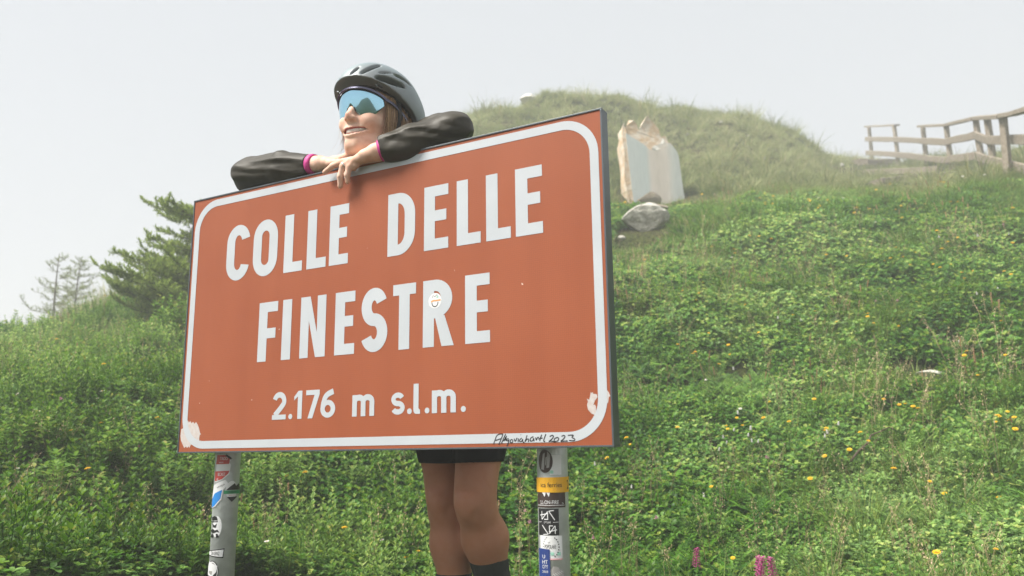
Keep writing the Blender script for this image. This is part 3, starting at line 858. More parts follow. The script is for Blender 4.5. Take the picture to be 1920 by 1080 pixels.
# ---- stickers: thin curved patches wrapped round the post
m_paper = plain('sticker_white', (.72, .73, .74), .45)
m_black = plain('sticker_black', (.018, .018, .020), .4)
m_yellow = plain('sticker_yellow', (.80, .42, .02), .45)
m_red = plain('sticker_red', (.50, .06, .05), .45)
m_blue = plain('sticker_blue', (.02, .22, .62), .45)
m_navy = plain('sticker_navy', (.02, .045, .19), .45)
m_green = plain('sticker_green', (.02, .25, .10), .45)
m_pinkp = plain('sticker_pink', (.72, .42, .45), .45)
m_greyp = plain('sticker_grey', (.32, .31, .30), .5)
m_brownp = plain('sticker_brown', (.055, .035, .03), .45)
m_sun = plain('sticker_mint', (.32, .62, .50), .5)
def post_px(i, z, side):
    pass
def wrap(i, a, z, lift):
    """point on post i: a = arc length round from the side that faces the road, z = height"""
    th = a / PR
    # the facing direction of the posts, towards where people stand reading the sign
    f0 = math.atan2(CAM[1] - post_y, CAM[0] - post_x[i])
    r = PR + lift
    return (post_x[i] + r * math.cos(f0 + th), post_y + r * math.sin(f0 + th), z)
def patch_on_post(i, outline, mat, lift, name='sticker', parent=None):
    """outline in (a, z); subdivided finely enough to follow the tube"""
    bm = bmesh.new()
    vs = [bm.verts.new((p[0], p[1], 0)) for p in outline]
    bm.faces.new(vs)
    a0 = min(p[0] for p in outline); a1 = max(p[0] for p in outline)
    for k in range(1, 12):
        c = a0 + (a1 - a0) * k / 12
        bmesh.ops.bisect_plane(bm, geom=bm.verts[:] + bm.edges[:] + bm.faces[:], plane_co=(c, 0, 0), plane_no=(1, 0, 0))
    bmesh.ops.triangulate(bm, faces=bm.faces[:])
    for v in bm.verts: v.co = Vector(wrap(i, v.co.x, v.co.y, lift))
    bm.normal_update()
    me = bpy.data.meshes.new(name); bm.to_mesh(me); bm.free(); me.materials.append(mat)
    o = bpy.data.objects.new(name, me); COL.objects.link(o)
    if parent: put_under(o, parent)
    return o
def rect(a0, z0, a1, z1): return [(a0, z0), (a1, z0), (a1, z1), (a0, z1)]
def ell(a, z, ra, rz, n=28): return [(a + ra * math.cos(2 * math.pi * k / n), z + rz * math.sin(2 * math.pi * k / n)) for k in range(n)]
def text_on_post(i, txt, a, z, h, mat, lift, parent, width=None, rot=0.0, shear=0.0):
    cu = bpy.data.curves.new('t', 'FONT'); cu.body = txt; cu.size = 1.0; cu.align_x = 'CENTER'; cu.align_y = 'CENTER'; cu.shear = shear
    ob = bpy.data.objects.new('t', cu); COL.objects.link(ob)
    dg = bpy.context.evaluated_depsgraph_get(); me = bpy.data.meshes.new_from_object(ob.evaluated_get(dg))
    bpy.data.objects.remove(ob)
    xs = np.array([v.co[:2] for v in me.vertices])
    hh = xs[:, 1].max() - xs[:, 1].min(); ww = xs[:, 0].max() - xs[:, 0].min(); cx_ = (xs[:, 0].max() + xs[:, 0].min()) / 2; cz_ = (xs[:, 1].max() + xs[:, 1].min()) / 2
    sx = sz = h / hh
    if width: sx = width / ww
    bm = bmesh.new(); bm.from_mesh(me)
    c, s_ = math.cos(rot), math.sin(rot)
    for v in bm.verts:
        u = (v.co.x - cx_) * sx; w = (v.co.y - cz_) * sz
        v.co = Vector((a + u * c - w * s_, z + u * s_ + w * c, 0))
    for k in range(-16, 17):
        bmesh.ops.bisect_plane(bm, geom=bm.verts[:] + bm.edges[:] + bm.faces[:], plane_co=(k * .004, 0, 0), plane_no=(1, 0, 0))
    for v in bm.verts: v.co = Vector(wrap(i, v.co.x, v.co.y, lift))
    bm.to_mesh(me); bm.free(); me.materials.clear(); me.materials.append(mat)
    o = bpy.data.objects.new('print', me); COL.objects.link(o); put_under(o, parent)
    return o
def pz(i, py):
    """height on post i seen at photo row py"""
    px = 428 - (py - 850) * .045 if i == 0 else 1035 + (py - 846) * .008
    d = ray(px, py); k = (post_y - PR * .8 - CAM[1]) / d[1]
    return (CAM + d * k)[2]
def pa(i, dx, py):
    """arc length for a horizontal offset dx in pixels from the post's middle"""
    d = math.hypot(post_x[i] - CAM[0], post_y - CAM[1]); ppm = FPX / (d * .98)
    s_ = np.clip(dx / ppm / PR, -.99, .99)
    return PR * math.asin(s_)
stickers = []
def sticker(label): 
    e = empty('sticker', (0, 0, 0)); tag(e, label, 'sticker'); return e
LFT = .0006
# left post, from the top
e = sticker('red and white shield sticker with a star on the post, right under the sign')
c0 = lambda x: pa(0, (x - 235) / 4.32, 0)
zz = lambda y: pz(0, 830 + y / 4.32)
e.location = wrap(0, 0, zz(200), 0)
patch_on_post(0, [(c0(165), zz(320)), (c0(205), zz(300)), (c0(250), zz(255)), (c0(258), zz(180)), (c0(245), zz(160)), (c0(262), zz(125)), (c0(225), zz(92)), (c0(160), zz(90)), (c0(152), zz(320))], m_paper, LFT, 'backing', e)
patch_on_post(0, [(c0(165), zz(310)), (c0(203), zz(293)), (c0(243), zz(250)), (c0(250), zz(228)), (c0(152), zz(232)), (c0(152), zz(310))], m_red, LFT * 1.6, 'field', e)
patch_on_post(0, [(c0(155), zz(175)), (c0(245), zz(172)), (c0(250), zz(130)), (c0(222), zz(100)), (c0(160), zz(98))], m_red, LFT * 1.6, 'field', e)
patch_on_post(0, [(c0(222), zz(92)), (c0(263), zz(125)), (c0(256), zz(140)), (c0(215), zz(104))], m_black, LFT * 1.9, 'edge', e)
text_on_post(0, 'TADO', c0(206), zz(128), .0085, m_paper, LFT * 2.2, e, .0205)
text_on_post(0, 'RADIO', c0(190), zz(160), .0035, m_paper, LFT * 2.2, e, .012)
text_on_post(0, 'BCAST', c0(196), zz(256), .0085, m_paper, LFT * 2.2, e, .0205)
text_on_post(0, '*', c0(170), zz(298), .0075, m_paper, LFT * 2.2, e)
e = sticker('white and blue diagonal sticker with slanted writing on the post')
e.location = wrap(0, 0, zz(420), 0)
patch_on_post(0, [(c0(135), zz(535)), (c0(165), zz(520)), (c0(205), zz(460)), (c0(215), zz(380)), (c0(250), zz(335)), (c0(225), zz(300)), (c0(150), zz(345)), (c0(138), zz(430))], m_paper, LFT * 2.4, 'backing', e)
patch_on_post(0, [(c0(137), zz(530)), (c0(160), zz(515)), (c0(198), zz(455)), (c0(208), zz(382)), (c0(160), zz(410)), (c0(140), zz(465))], m_blue, LFT * 2.9, 'field', e)
text_on_post(0, 'virajsi', c0(195), zz(352), .0062, m_black, LFT * 3.4, e, .0225, rot=.42)
e = sticker('round white sticker with a black peak and green banner on the post')
e.location = wrap(0, 0, zz(385), 0)
patch_on_post(0, ell(c0(272), zz(386), .0155, .0245), m_paper, LFT * 3.6, 'disc', e)
patch_on_post(0, [(c0(232), zz(386)), (c0(262), zz(355)), (c0(290), zz(330)), (c0(300), zz(352)), (c0(318), zz(330)), (c0(334), zz(386))], m_black, LFT * 4.2, 'peak', e)
patch_on_post(0, rect(c0(220), zz(416), c0(334), zz(388)), m_green, LFT * 4.6, 'banner', e)
text_on_post(0, 'LANGSTER', c0(277), zz(402), .0035, m_black, LFT * 5.2, e, .021)
text_on_post(0, 'WORLD LIVE', c0(273), zz(428), .0022, m_red, LFT * 5.2, e, .0165)
patch_on_post(0, [(c0(240), zz(440)), (c0(310), zz(440)), (c0(275), zz(482))], m_black, LFT * 4.2, 'peak', e)
e = sticker('oval white sticker with a black sketched figure in a cap on the post')
e.location = wrap(0, 0, zz(682), 0)
patch_on_post(0, ell(c0(183), zz(682), .0140, .0275), m_paper, LFT, 'disc', e)
for pts in ([(150, 632), (148, 608), (165, 595), (182, 602), (188, 630)], [(140, 640), (190, 636), (190, 643), (140, 648)], [(152, 655), (170, 672), (184, 655), (178, 690), (160, 688)],
            [(138, 715), (160, 700), (172, 712), (190, 705), (205, 730), (186, 722), (168, 735), (150, 728)], [(150, 745), (162, 742), (164, 770), (146, 770)], [(180, 738), (194, 742), (204, 768), (182, 772)]):
    patch_on_post(0, [(c0(x), zz(y)) for x, y in pts], m_black, LFT * 1.8, 'drawing', e)
e = sticker('black and white banner sticker reading OKASPAZ on the post')
e.location = wrap(0, 0, zz(895), 0)
patch_on_post(0, [(c0(112), zz(920)), (c0(240), zz(938)), (c0(246), zz(858)), (c0(112), zz(880))], m_black, LFT, 'backing', e)
patch_on_post(0, [(c0(112), zz(912)), (c0(235), zz(928)), (c0(240), zz(868)), (c0(112), zz(886))], m_paper, LFT * 1.7, 'field', e)
text_on_post(0, 'OKASPAZ', c0(180), zz(898), .0092, m_black, LFT * 2.4, e, .0265, rot=-.02)
e = sticker('round black and white emblem sticker low on the post below the banner')
e.location = wrap(0, 0, zz(1040), 0)
patch_on_post(0, ell(c0(166), zz(1050), .0205, .029), m_black, LFT, 'disc', e)
patch_on_post(0, ell(c0(166), zz(1050), .0185, .0265), m_paper, LFT * 1.6, 'ring', e)
patch_on_post(0, ell(c0(166), zz(1050), .0165, .0235), m_black, LFT * 2.2, 'ring', e)
patch_on_post(0, [(c0(x), zz(y)) for x, y in ((130, 1075), (125, 1010), (150, 965), (178, 985), (205, 1000), (198, 1050), (170, 1090))], m_paper, LFT * 2.8, 'drawing', e)
patch_on_post(0, [(c0(x), zz(y)) for x, y in ((150, 1060), (152, 1040), (172, 1045), (168, 1075))], m_greyp, LFT * 3.3, 'drawing', e)
# right post
c1 = lambda x: pa(1, (x - 236) / 4.32, 0)
zr = lambda y: pz(1, 830 + y / 4.32)
e = sticker('dark oval photo sticker on a white square at the top of the post')
e.location = wrap(1, 0, zr(150), 0)
patch_on_post(1, rect(c1(215), zr(260), c1(306), zr(100)), m_paper, LFT, 'backing', e)
patch_on_post(1, ell(c1(178), zr(150), .0175, .0245), m_brownp, LFT * 1.7, 'photo', e)
for pts in ([(150, 215), (165, 90), (180, 80), (172, 220)], [(190, 205), (200, 70), (222, 100), (212, 200)], [(185, 120), (196, 112), (188, 180), (180, 184)]):
    patch_on_post(1, [(c1(x), zr(y)) for x, y in pts], m_greyp, LFT * 2.3, 'drawing', e)
patch_on_post(1, rect(c1(218), zr(250), c1(242), zr(225)), m_sun, LFT * 2.3, 'mark', e)
e = sticker('orange yellow band sticker reading ica ferries wrapped round the post')
e.location = wrap(1, 0, zr(340), 0)
patch_on_post(1, [(c1(112), zr(400)), (c1(237), zr(403)), (c1(357), zr(403)), (c1(357), zr(277)), (c1(237), zr(280)), (c1(112), zr(283))], m_yellow, LFT * 3, 'band', e)
text_on_post(1, 'ica ferries', c1(222), zr(341), .0098, m_black, LFT * 3.8, e, .046)
text_on_post(1, '2', c1(347), zr(341), .0185, m_black, LFT * 3.8, e, .0075)
e = sticker('dark brown sticker reading LL-ON-FIRE under the yellow band')
e.location = wrap(1, 0, zr(465), 0)
patch_on_post(1, rect(c1(117), zr(525), c1(330), zr(398)), m_brownp, LFT * 1.2, 'backing', e)
text_on_post(1, 'LL-ON-FIRE', c1(204), zr(482), .0078, m_paper, LFT * 2, e, .041)
text_on_post(1, '.de', c1(308), zr(490), .0030, m_paper, LFT * 2, e)
patch_on_post(1, rect(c1(120), zr(509), c1(322), zr(505)), m_paper, LFT * 2, 'line', e)
for a_ in (168, 200): patch_on_post(1, [(c1(a_ - 15), zr(402)), (c1(a_ + 14), zr(402)), (c1(a_ + 4), zr(438))], m_paper, LFT * 2, 'flame', e)
e = sticker('black square sticker with mirrored white line letters and the word CYCLING')
e.location = wrap(1, 0, zr(640), 0)
patch_on_post(1, rect(c1(122), zr(750), c1(277), zr(533)), m_black, LFT, 'backing', e)
def line_on_post(i, a, b_, w, mat, lift, parent):
    a = np.array(a); b_ = np.array(b_); d = b_ - a; d /= np.linalg.norm(d); n = np.array([-d[1], d[0]]) * w / 2
    patch_on_post(i, [tuple(a - n), tuple(b_ - n), tuple(b_ + n), tuple(a + n)], mat, lift, 'line', parent)
L7 = [((148, 555), (148, 620)), ((135, 588), (195, 572)), ((150, 620), (190, 560)), ((190, 555), (192, 622)), ((165, 620), (192, 620)), ((200, 552), (245, 625)), ((240, 548), (205, 552))]
for (xa, ya), (xb, yb) in L7:
    line_on_post(1, (c1(xa), zr(ya)), (c1(xb), zr(yb)), .0017, m_paper, LFT * 1.8, e)
    line_on_post(1, (c1(395 - xa), zr(1292 - ya)), (c1(395 - xb), zr(1292 - yb)), .0017, m_paper, LFT * 1.8, e)
text_on_post(1, 'CYCLING', c1(188), zr(644), .0036, m_paper, LFT * 1.8, e, .0155)
for xa, xb in ((124, 144), (232, 275)): line_on_post(1, (c1(xa), zr(644)), (c1(xb), zr(642)), .0008, m_paper, LFT * 1.8, e)
e = sticker('white sticker with a laurel wreath reading POPOLARE on the post')
e.location = wrap(1, 0, zr(850), 0)
patch_on_post(1, rect(c1(132), zr(948), c1(298), zr(752)), m_paper, LFT, 'backing', e)
patch_on_post(1, rect(c1(132), zr(948), c1(298), zr(935)), m_pinkp, LFT * 1.6, 'edge', e)
text_on_post(1, 'POPOLARE', c1(205), zr(840), .0078, m_black, LFT * 1.8, e, .0245)
text_on_post(1, 'LA', c1(198), zr(806), .0026, m_black, LFT * 1.8, e)
for k in range(9):
    t = math.radians(-60 + k * 15)
    for sg in (-1, 1):
        ca = c1(210) + sg * .0172 * math.cos(t); cz = zr(845) + .0215 * math.sin(t)
        if sg < 0 and cz < zr(860): continue
        patch_on_post(1, [(ca - .0016, cz - .0006), (ca + .0016, cz - .0012 * sg), (ca + .0007, cz + .0018), (ca - .0012, cz + .0012)], m_black, LFT * 1.8, 'leaf', e)
for xa in (208, 258): patch_on_post(1, rect(c1(xa), zr(910), c1(xa + 26), zr(885)), m_sun, LFT * 1.8, 'mark', e)
e = sticker('dark blue sticker with white stacked capitals lying over the wreath sticker')
e.location = wrap(1, 0, zr(960), 0)
patch_on_post(1, [(c1(122), zr(1100)), (c1(203), zr(1100)), (c1(203), zr(862)), (c1(122), zr(855))], m_navy, LFT * 2.6, 'backing', e)
for txt, y, h in (('U', 922, .0072), ('HT', 965, .0072), ('CITY', 1004, .0072), ('2023', 1044, .0042)):
    text_on_post(1, txt, c1(165 if len(txt) > 1 else 158), zr(y), h, m_paper, LFT * 3.2, e, .0065 * len(txt) if len(txt) < 4 else .0135)
e = sticker('grey torn sticker with a faint curved drawing low on the post')
e.location = wrap(1, 0, zr(1050), 0)
patch_on_post(1, [(c1(212), zr(1100)), (c1(320), zr(1100)), (c1(300), zr(1040)), (c1(262), zr(1005)), (c1(225), zr(998)), (c1(210), zr(1030))], m_greyp, LFT, 'backing', e)
for t in range(5): line_on_post(1, (c1(225 + t * 14), zr(1060 - 6 * t)), (c1(250 + t * 13), zr(1082 - 8 * t)), .0010, m_paper, LFT * 1.8, e)
# round emblem stuck on the letter R of the sign
e = sticker('small round white sticker with a mountain and wheel emblem on the letter R'); e.location = (.212, -.0003, ZB + .347)
def disc_uv(cx_, cz_, r, y, mat, name, rz=None):
    return flat_poly(name, [[(cx_ + r * math.cos(2 * math.pi * k / 28), cz_ + (rz or r) * math.sin(2 * math.pi * k / 28)) for k in range(28)]], y, mat, e, 0, 0)
s9 = lambda pts: [(at_y(780 + x / 13.5, 520 + y / 13.5, 0)[0], at_y(780 + x / 13.5, 520 + y / 13.5, 0)[2]) for x, y in pts]
cc = s9([(478, 590)])[0]
disc_uv(cc[0], cc[1], .0185, .0004, m_paper, 'disc')
ringp = s9([(478, 640)])[0]
flat_poly('wheel', [ribbon([(ringp[0] + .0085 * math.cos(math.radians(a)), ringp[1] + .0095 * math.sin(math.radians(a))) for a in range(-185, 6, 10)], .0022)], .0002, m_black, e)
flat_poly('peaks', [ribbon(s9([(410, 520), (432, 450), (475, 495), (530, 435), (560, 500)]), .0011)], .0002, m_black, e)
flat_poly('peak_shade', [s9([(515, 520), (560, 515), (545, 440)])[::1]], .0001, m_sun, e)
flat_poly('banner', [ribbon(s9([(380, 620), (440, 590), (520, 585), (620, 565)]), .0035)], .00005, plain('sticker_orange', (.75, .32, .10), .5), e)

# ------------------------------------------------------------------ standing stone, rocks
def rock_mesh(name, size, seed, mat, cuts=4, rough=.22, parent=None, loc=(0, 0, 0), rot=(0, 0, 0), flat=.0):
    bm = bmesh.new(); bmesh.ops.create_icosphere(bm, subdivisions=cuts, radius=1.0)
    r_ = np.random.default_rng(seed)
    planes = [(lambda v: v / np.linalg.norm(v))(r_.normal(size=3)) for _ in range(9)]
    offs = r_.uniform(.45, .75, 9)
    for v in bm.verts:
        p = np.array(v.co)
        for n_, o_ in zip(planes, offs):                      # broken faces
            d = p @ n_ - o_
            if d > 0: p = p - n_ * d * .92
        q = p * 3.1 + seed
        p = p * (1 + rough * .25 * float(noise2(q[0] + q[2], q[1] - q[2], seed)) + rough * .12 * float(noise2(q[0] * 3, q[1] * 3 + q[2] * 3, seed + 1)))
        v.co = Vector(p * np.array(size))
    me = bpy.data.meshes.new(name); bm.to_mesh(me); bm.free(); me.materials.append(mat)
    o = bpy.data.objects.new(name, me); COL.objects.link(o); o.location = loc; o.rotation_euler = rot
    if parent: put_under(o, parent)
    return o
def stone_mat(name, cols, scale, rough=.85, bump=.6, vein=None):
    m, nt, b = new_mat(name); tc = N(nt, 'ShaderNodeTexCoord')
    nz = N(nt, 'ShaderNodeTexNoise'); nz.inputs['Scale'].default_value = scale; nz.inputs['Detail'].default_value = 9; nz.inputs['Roughness'].default_value = .65
    nt.links.new(tc.outputs['Object'], nz.inputs['Vector'])
    r = ramp(nt, [(.25 + .5 * i / (len(cols) - 1), c) for i, c in enumerate(cols)]); nt.links.new(nz.outputs['Fac'], r.inputs[0])
    nt.links.new(r.outputs[0], b.inputs['Base Color']); b.inputs['Roughness'].default_value = rough
    n2_ = N(nt, 'ShaderNodeTexNoise'); n2_.inputs['Scale'].default_value = scale * 4; n2_.inputs['Detail'].default_value = 8
    nt.links.new(tc.outputs['Object'], n2_.inputs['Vector'])
    bp = N(nt, 'ShaderNodeBump'); bp.inputs['Strength'].default_value = bump; bp.inputs['Distance'].default_value = .02
    nt.links.new(n2_.outputs['Fac'], bp.inputs['Height']); nt.links.new(bp.outputs[0], b.inputs['Normal'])
    return m
m_lichen = stone_mat('lichen_rock', [(.10, .13, .07), (.30, .28, .24), (.52, .50, .45), (.24, .22, .16)], 9)
m_grey_rock = stone_mat('grey_brown_rock', [(.10, .085, .06), (.22, .18, .13), (.32, .29, .23)], 6)
m_pale_rock = stone_mat('pale_rock', [(.42, .40, .36), (.60, .58, .53), (.68, .66, .60)], 10)
m_orange_rock = stone_mat('broken_orange_rock', [(.42, .26, .14), (.62, .55, .46), (.52, .36, .21), (.70, .67, .61)], 7)
# sawn face: upright bands of blue grey and pink beige stone
m_sawn, nt, b = new_mat('sawn_banded_stone'); tc = N(nt, 'ShaderNodeTexCoord')
sx = N(nt, 'ShaderNodeSeparateXYZ'); nt.links.new(tc.outputs['Object'], sx.inputs[0])
nz = N(nt, 'ShaderNodeTexNoise'); nz.inputs['Scale'].default_value = 2.2; nz.inputs['Detail'].default_value = 6
mpn = N(nt, 'ShaderNodeMapping'); mpn.inputs['Scale'].default_value = (1.0, 1.0, .25); nt.links.new(tc.outputs['Object'], mpn.inputs[0]); nt.links.new(mpn.outputs[0], nz.inputs['Vector'])
ad = N(nt, 'ShaderNodeMath', operation='MULTIPLY_ADD'); ad.inputs[1].default_value = .22; nt.links.new(nz.outputs['Fac'], ad.inputs[0])
mrx = N(nt, 'ShaderNodeMapRange'); mrx.inputs[1].default_value = -.42; mrx.inputs[2].default_value = .42; nt.links.new(sx.outputs[0], mrx.inputs[0])
nt.links.new(mrx.outputs[0], ad.inputs[2])
r = ramp(nt, [(.14, (.47, .51, .50)), (.44, (.44, .49, .48)), (.53, (.56, .51, .455)), (.66, (.52, .47, .41)), (.82, (.57, .52, .465)), (.93, (.49, .51, .48)), (1.0, (.44, .47, .45))])
nt.links.new(ad.outputs[0], r.inputs[0])
n4 = N(nt, 'ShaderNodeTexNoise'); n4.inputs['Scale'].default_value = 14; n4.inputs['Detail'].default_value = 6
mp4 = N(nt, 'ShaderNodeMapping'); mp4.inputs['Scale'].default_value = (3, 1, .3); nt.links.new(tc.outputs['Object'], mp4.inputs[0]); nt.links.new(mp4.outputs[0], n4.inputs['Vector'])
r4 = ramp(nt, [(.3, (.92, .92, .92)), (.7, (1.07, 1.06, 1.05))]); nt.links.new(n4.outputs['Fac'], r4.inputs[0])
mx = N(nt, 'ShaderNodeMix', data_type='RGBA', blend_type='MULTIPLY'); mx.inputs[0].default_value = 1; nt.links.new(r.outputs[0], mx.inputs[6]); nt.links.new(r4.outputs[0], mx.inputs[7])
nt.links.new(mx.outputs[2], b.inputs['Base Color']); b.inputs['Roughness'].default_value = .7
bq = N(nt, 'ShaderNodeBump'); bq.inputs['Strength'].default_value = .2; bq.inputs['Distance'].default_value = .02; nt.links.new(n4.outputs['Fac'], bq.inputs['Height']); nt.links.new(bq.outputs[0], b.inputs['Normal'])
# the block stands on the brow of the bank: measure it at its base
sb = ground_hit(1232, 384)
sD = math.hypot(sb[0] - CAM[0], sb[1] - CAM[1])
ppm = FPX / sD * 1.0
ppm = FPX / (RC[2] @ (CAM - sb))                       # pixels per metre at that depth
face_dir = np.array([CAM[0] - sb[0], CAM[1] - sb[1]]); face_dir /= np.linalg.norm(face_dir)
stone = empty('standing_stone', tuple(sb), math.atan2(face_dir[1], face_dir[0]) + math.pi / 2 + math.radians(17))
tag(stone, 'tall standing stone slab with sawn banded face and jagged orange top', 'stone')
def st(px, py): return ((px - 1232) / ppm / math.cos(math.radians(17)), (384 - py) / ppm * 1.03)   # local x, z on the face
face_top = [(1180, 247), (1192, 256), (1203, 262), (1214, 270), (1224, 279), (1231, 280), (1240, 278), (1250, 274), (1260, 267), (1268, 272), (1274, 281)]
outl = [st(1190, 396), st(1283, 396)] + [st(1284, 376), st(1280, 330), st(1277, 290)] + [st(x, y) for x, y in face_top[::-1]] + [st(1183, 300)]
n = len(outl); dep = .30
V = [(x, 0, z) for x, z in outl] + [(x, dep, z + .02) for x, z in outl]
F = [tuple(range(n)), tuple(range(2 * n - 1, n - 1, -1))] + [((i + 1) % n, i, n + i, n + (i + 1) % n) for i in range(n)]
def child_local(o, parent):
    o.parent = parent; return o
sf = mesh_obj('sawn_face', V, F, m_sawn); child_local(sf, stone)
sf.data.materials.append(m_orange_rock)
for p in sf.data.polygons:
    if p.index != 0: p.material_index = 1
# rough broken flank on the left and jagged crown behind the sawn face
def jag(name, pts, y0, y1, mat, seed):
    r_ = np.random.default_rng(seed)
    n = len(pts); V = []
    for j, yy in enumerate(np.linspace(y0, y1, 4)):
        for x, z in pts:
            k = 1 if z > .3 else .3
            V.append((x + r_.normal(0, .012) * k, yy + r_.normal(0, .018), z * (1 - .05 * j) + r_.normal(0, .018) * k))
    F = [tuple(range(n)), tuple(range(4 * n - 1, 3 * n - 1, -1))]
    for j in range(3):
        F += [(j * n + (i + 1) % n, j * n + i, (j + 1) * n + i, (j + 1) * n + (i + 1) % n) for i in range(n)]
    o = mesh_obj(name, V, F, mat); child_local(o, stone); return o
jag('rough_flank', [st(*q) for q in ((1182, 396), (1194, 396), (1189, 340), (1184, 290), (1182, 246), (1180, 232), (1177, 226), (1173, 238), (1174, 260), (1177, 300), (1176, 330), (1179, 362))], .012, .34, m_orange_rock, 3)
jag('broken_crown', [st(*q) for q in ((1180, 300), (1275, 300), (1262, 258), (1256, 252), (1247, 247), (1240, 240), (1236, 224), (1228, 213), (1221, 210), (1213, 222), (1207, 236), (1202, 229), (1196, 219), (1189, 221), (1184, 230), (1180, 238))], .05, .28, m_orange_rock, 4)
jag('broken_edge', [st(*q) for q in ((1225, 300), (1275, 300), (1272, 276), (1264, 262), (1254, 262), (1250, 256), (1244, 264), (1236, 270), (1230, 276))], .02, .12, m_pale_rock, 6)

def thing_rock(name, px, py, w_px, size, mat, seed, rot, label, sink=.3, cuts=4):
    h = ground_hit(px, py); k = FPX / (RC[2] @ (CAM - h)); s_ = w_px / k / 2
    o = rock_mesh(name, (s_ * size[0], s_ * size[1], s_ * size[2]), seed, mat, cuts, .3, None, (h[0], h[1], h[2] + s_ * size[2] * (1 - sink)), rot)
    return tag(o, label, 'rock')
rock_yaw = math.atan2(RC[0][1], RC[0][0])
thing_rock('lichen_boulder', 1212, 432, 92, (1.05, .8, .62), m_lichen, 12, (0.1, -.30, rock_yaw), 'pale grey lichen covered boulder below the standing stone', .25)
thing_rock('rock_slab', 1240, 400, 72, (1.1, .8, .16), m_grey_rock, 15, (.25, .22, rock_yaw), 'flat brown stone slab lying on the boulder below the standing stone', -.6)
thing_rock('rock_wedge', 1218, 392, 52, (1.0, .5, .72), m_grey_rock, 23, (0, 0, rock_yaw + .3), 'dark triangular stone leaning at the foot of the standing stone', .15)
thing_rock('flat_stone', 1740, 716, 64, (1.1, .6, .36), m_pale_rock, 31, (.1, .02, rock_yaw), 'pale flat stone half hidden by grass on the bank', .1)
thing_rock('small_stone', 1166, 450, 16, (1, .8, .7), m_lichen, 33, (0, .2, 0), 'small grey stone beside the lichen boulder', .3, 2)
thing_rock('earth_stone', 1757, 640, 24, (1, .8, .6), m_pale_rock, 35, (0, .2, 0), 'small pale stone in a patch of bare soil on the bank', .3, 2)
thing_rock('stone_block', 992, 197, 38, (1, .8, .62), m_pale_rock, 41, (0, 0, .2), 'pale stone block on top of the grassy mound', -.1, 3)

# ------------------------------------------------------------------ wooden fence and steps
m_wood, nt, b = new_mat('weathered_wood'); tc = N(nt, 'ShaderNodeTexCoord')
mp = N(nt, 'ShaderNodeMapping'); mp.inputs['Scale'].default_value = (6, 6, 6); nt.links.new(tc.outputs['Object'], mp.inputs[0])
nz = N(nt, 'ShaderNodeTexNoise'); nz.inputs['Scale'].default_value = 4; nz.inputs['Detail'].default_value = 8; nt.links.new(mp.outputs[0], nz.inputs['Vector'])
r = ramp(nt, [(.3, (.15, .12, .088)), (.55, (.235, .195, .15)), (.75, (.31, .27, .22))]); nt.links.new(nz.outputs['Fac'], r.inputs[0]); nt.links.new(r.outputs[0], b.inputs['Base Color'])
b.inputs['Roughness'].default_value = .9
def beam(name, p0, p1, w, h, mat, parent=None, up=(0, 0, 1), seed=0):
    """squared timber from p0 to p1, slightly uneven"""
    r_ = np.random.default_rng(seed + int(abs(p0[0]) * 1000) % 997)
    p0 = np.array(p0, float); p1 = np.array(p1, float); d = p1 - p0; d /= np.linalg.norm(d)
    s_ = np.cross(d, up); s_ /= np.linalg.norm(s_); u = np.cross(s_, d)
    V = []; F = []; ns = 5
    for k in range(ns):
        c = p0 + (p1 - p0) * k / (ns - 1) + s_ * r_.normal(0, .003) + u * r_.normal(0, .003)
        ww = w / 2 * (1 + r_.normal(0, .05)); hh = h / 2 * (1 + r_.normal(0, .05)); bv = .82
        for a_, b_ in ((1, bv), (bv, 1), (-bv, 1), (-1, bv), (-1, -bv), (-bv, -1), (bv, -1), (1, -bv)):
            V.append(c + s_ * a_ * ww + u * b_ * hh)
    for k in range(ns - 1):
        for i in range(8): F.append((k * 8 + i, k * 8 + (i + 1) % 8, (k + 1) * 8 + (i + 1) % 8, (k + 1) * 8 + i))
    F += [tuple(range(8))[::-1], tuple(range((ns - 1) * 8, ns * 8))]
    return mesh_obj(name, V, F, mat, parent)
def fz(px, py, D): return at_d(px, py, D)
posts = {'a': (1629, 237, 307, 25.0, .08), 'b': (1676.5, 235, 316, 22.0, .08), 'c': (1730, 237, 318, 19.3, .08), 'd': (1774, 236, 328, 17.0, .08),
         'e': (1829, 223, 322, 15.0, .08), 'f': (1851, 223, 312, 13.6, .08), 'g': (1880, 220, 320, 12.0, .08), 'h': (1955, 203, 330, 11.0, .08)}
fence = empty('wooden_fence', tuple(ground_hit(1774, 330) if ground_hit(1774, 330) is not None else fz(1774, 325, 17)))
tag(fence, 'weathered wooden post and rail fence at the top of the path, fading into fog', 'fence')
top = {}
for k, (px, yt, yb, D, w) in posts.items():
    t_ = fz(px, yt, D); zb = float(ground_z(t_[0], t_[1])) - .25
    lean = fz(px + 7, yb, D)[:2] - t_[:2] if k in 'g' else np.zeros(2)
    beam('post', (t_[0] + lean[0], t_[1] + lean[1], min(zb, fz(px, yb, D)[2])), t_, w, w, m_wood, fence, up=(.6, .8, 0), seed=ord(k))
    top[k] = (px, D)
def rail(k0, y0, k1, y1, h, dpx0=0, dpx1=0, w=.05):
    (x0, D0), (x1, D1) = top[k0], top[k1]
    beam('rail', fz(x0 + dpx0, y0, D0 - .09), fz(x1 + dpx1, y1, D1 - .09), w, h, m_wood, fence, seed=int(y0))
rail('a', 237.0, 'b', 234.6, .05, -4, 5, .14); rail('c', 236.5, 'd', 234.8, .05, -4, 1, .14); rail('d', 234.8, 'e', 221.5, .06, 0, 0, .14); rail('e', 221, 'g', 217.5, .06, 0, 0, .14); rail('g', 217.5, 'h', 199, .06, 0, 0, .14)
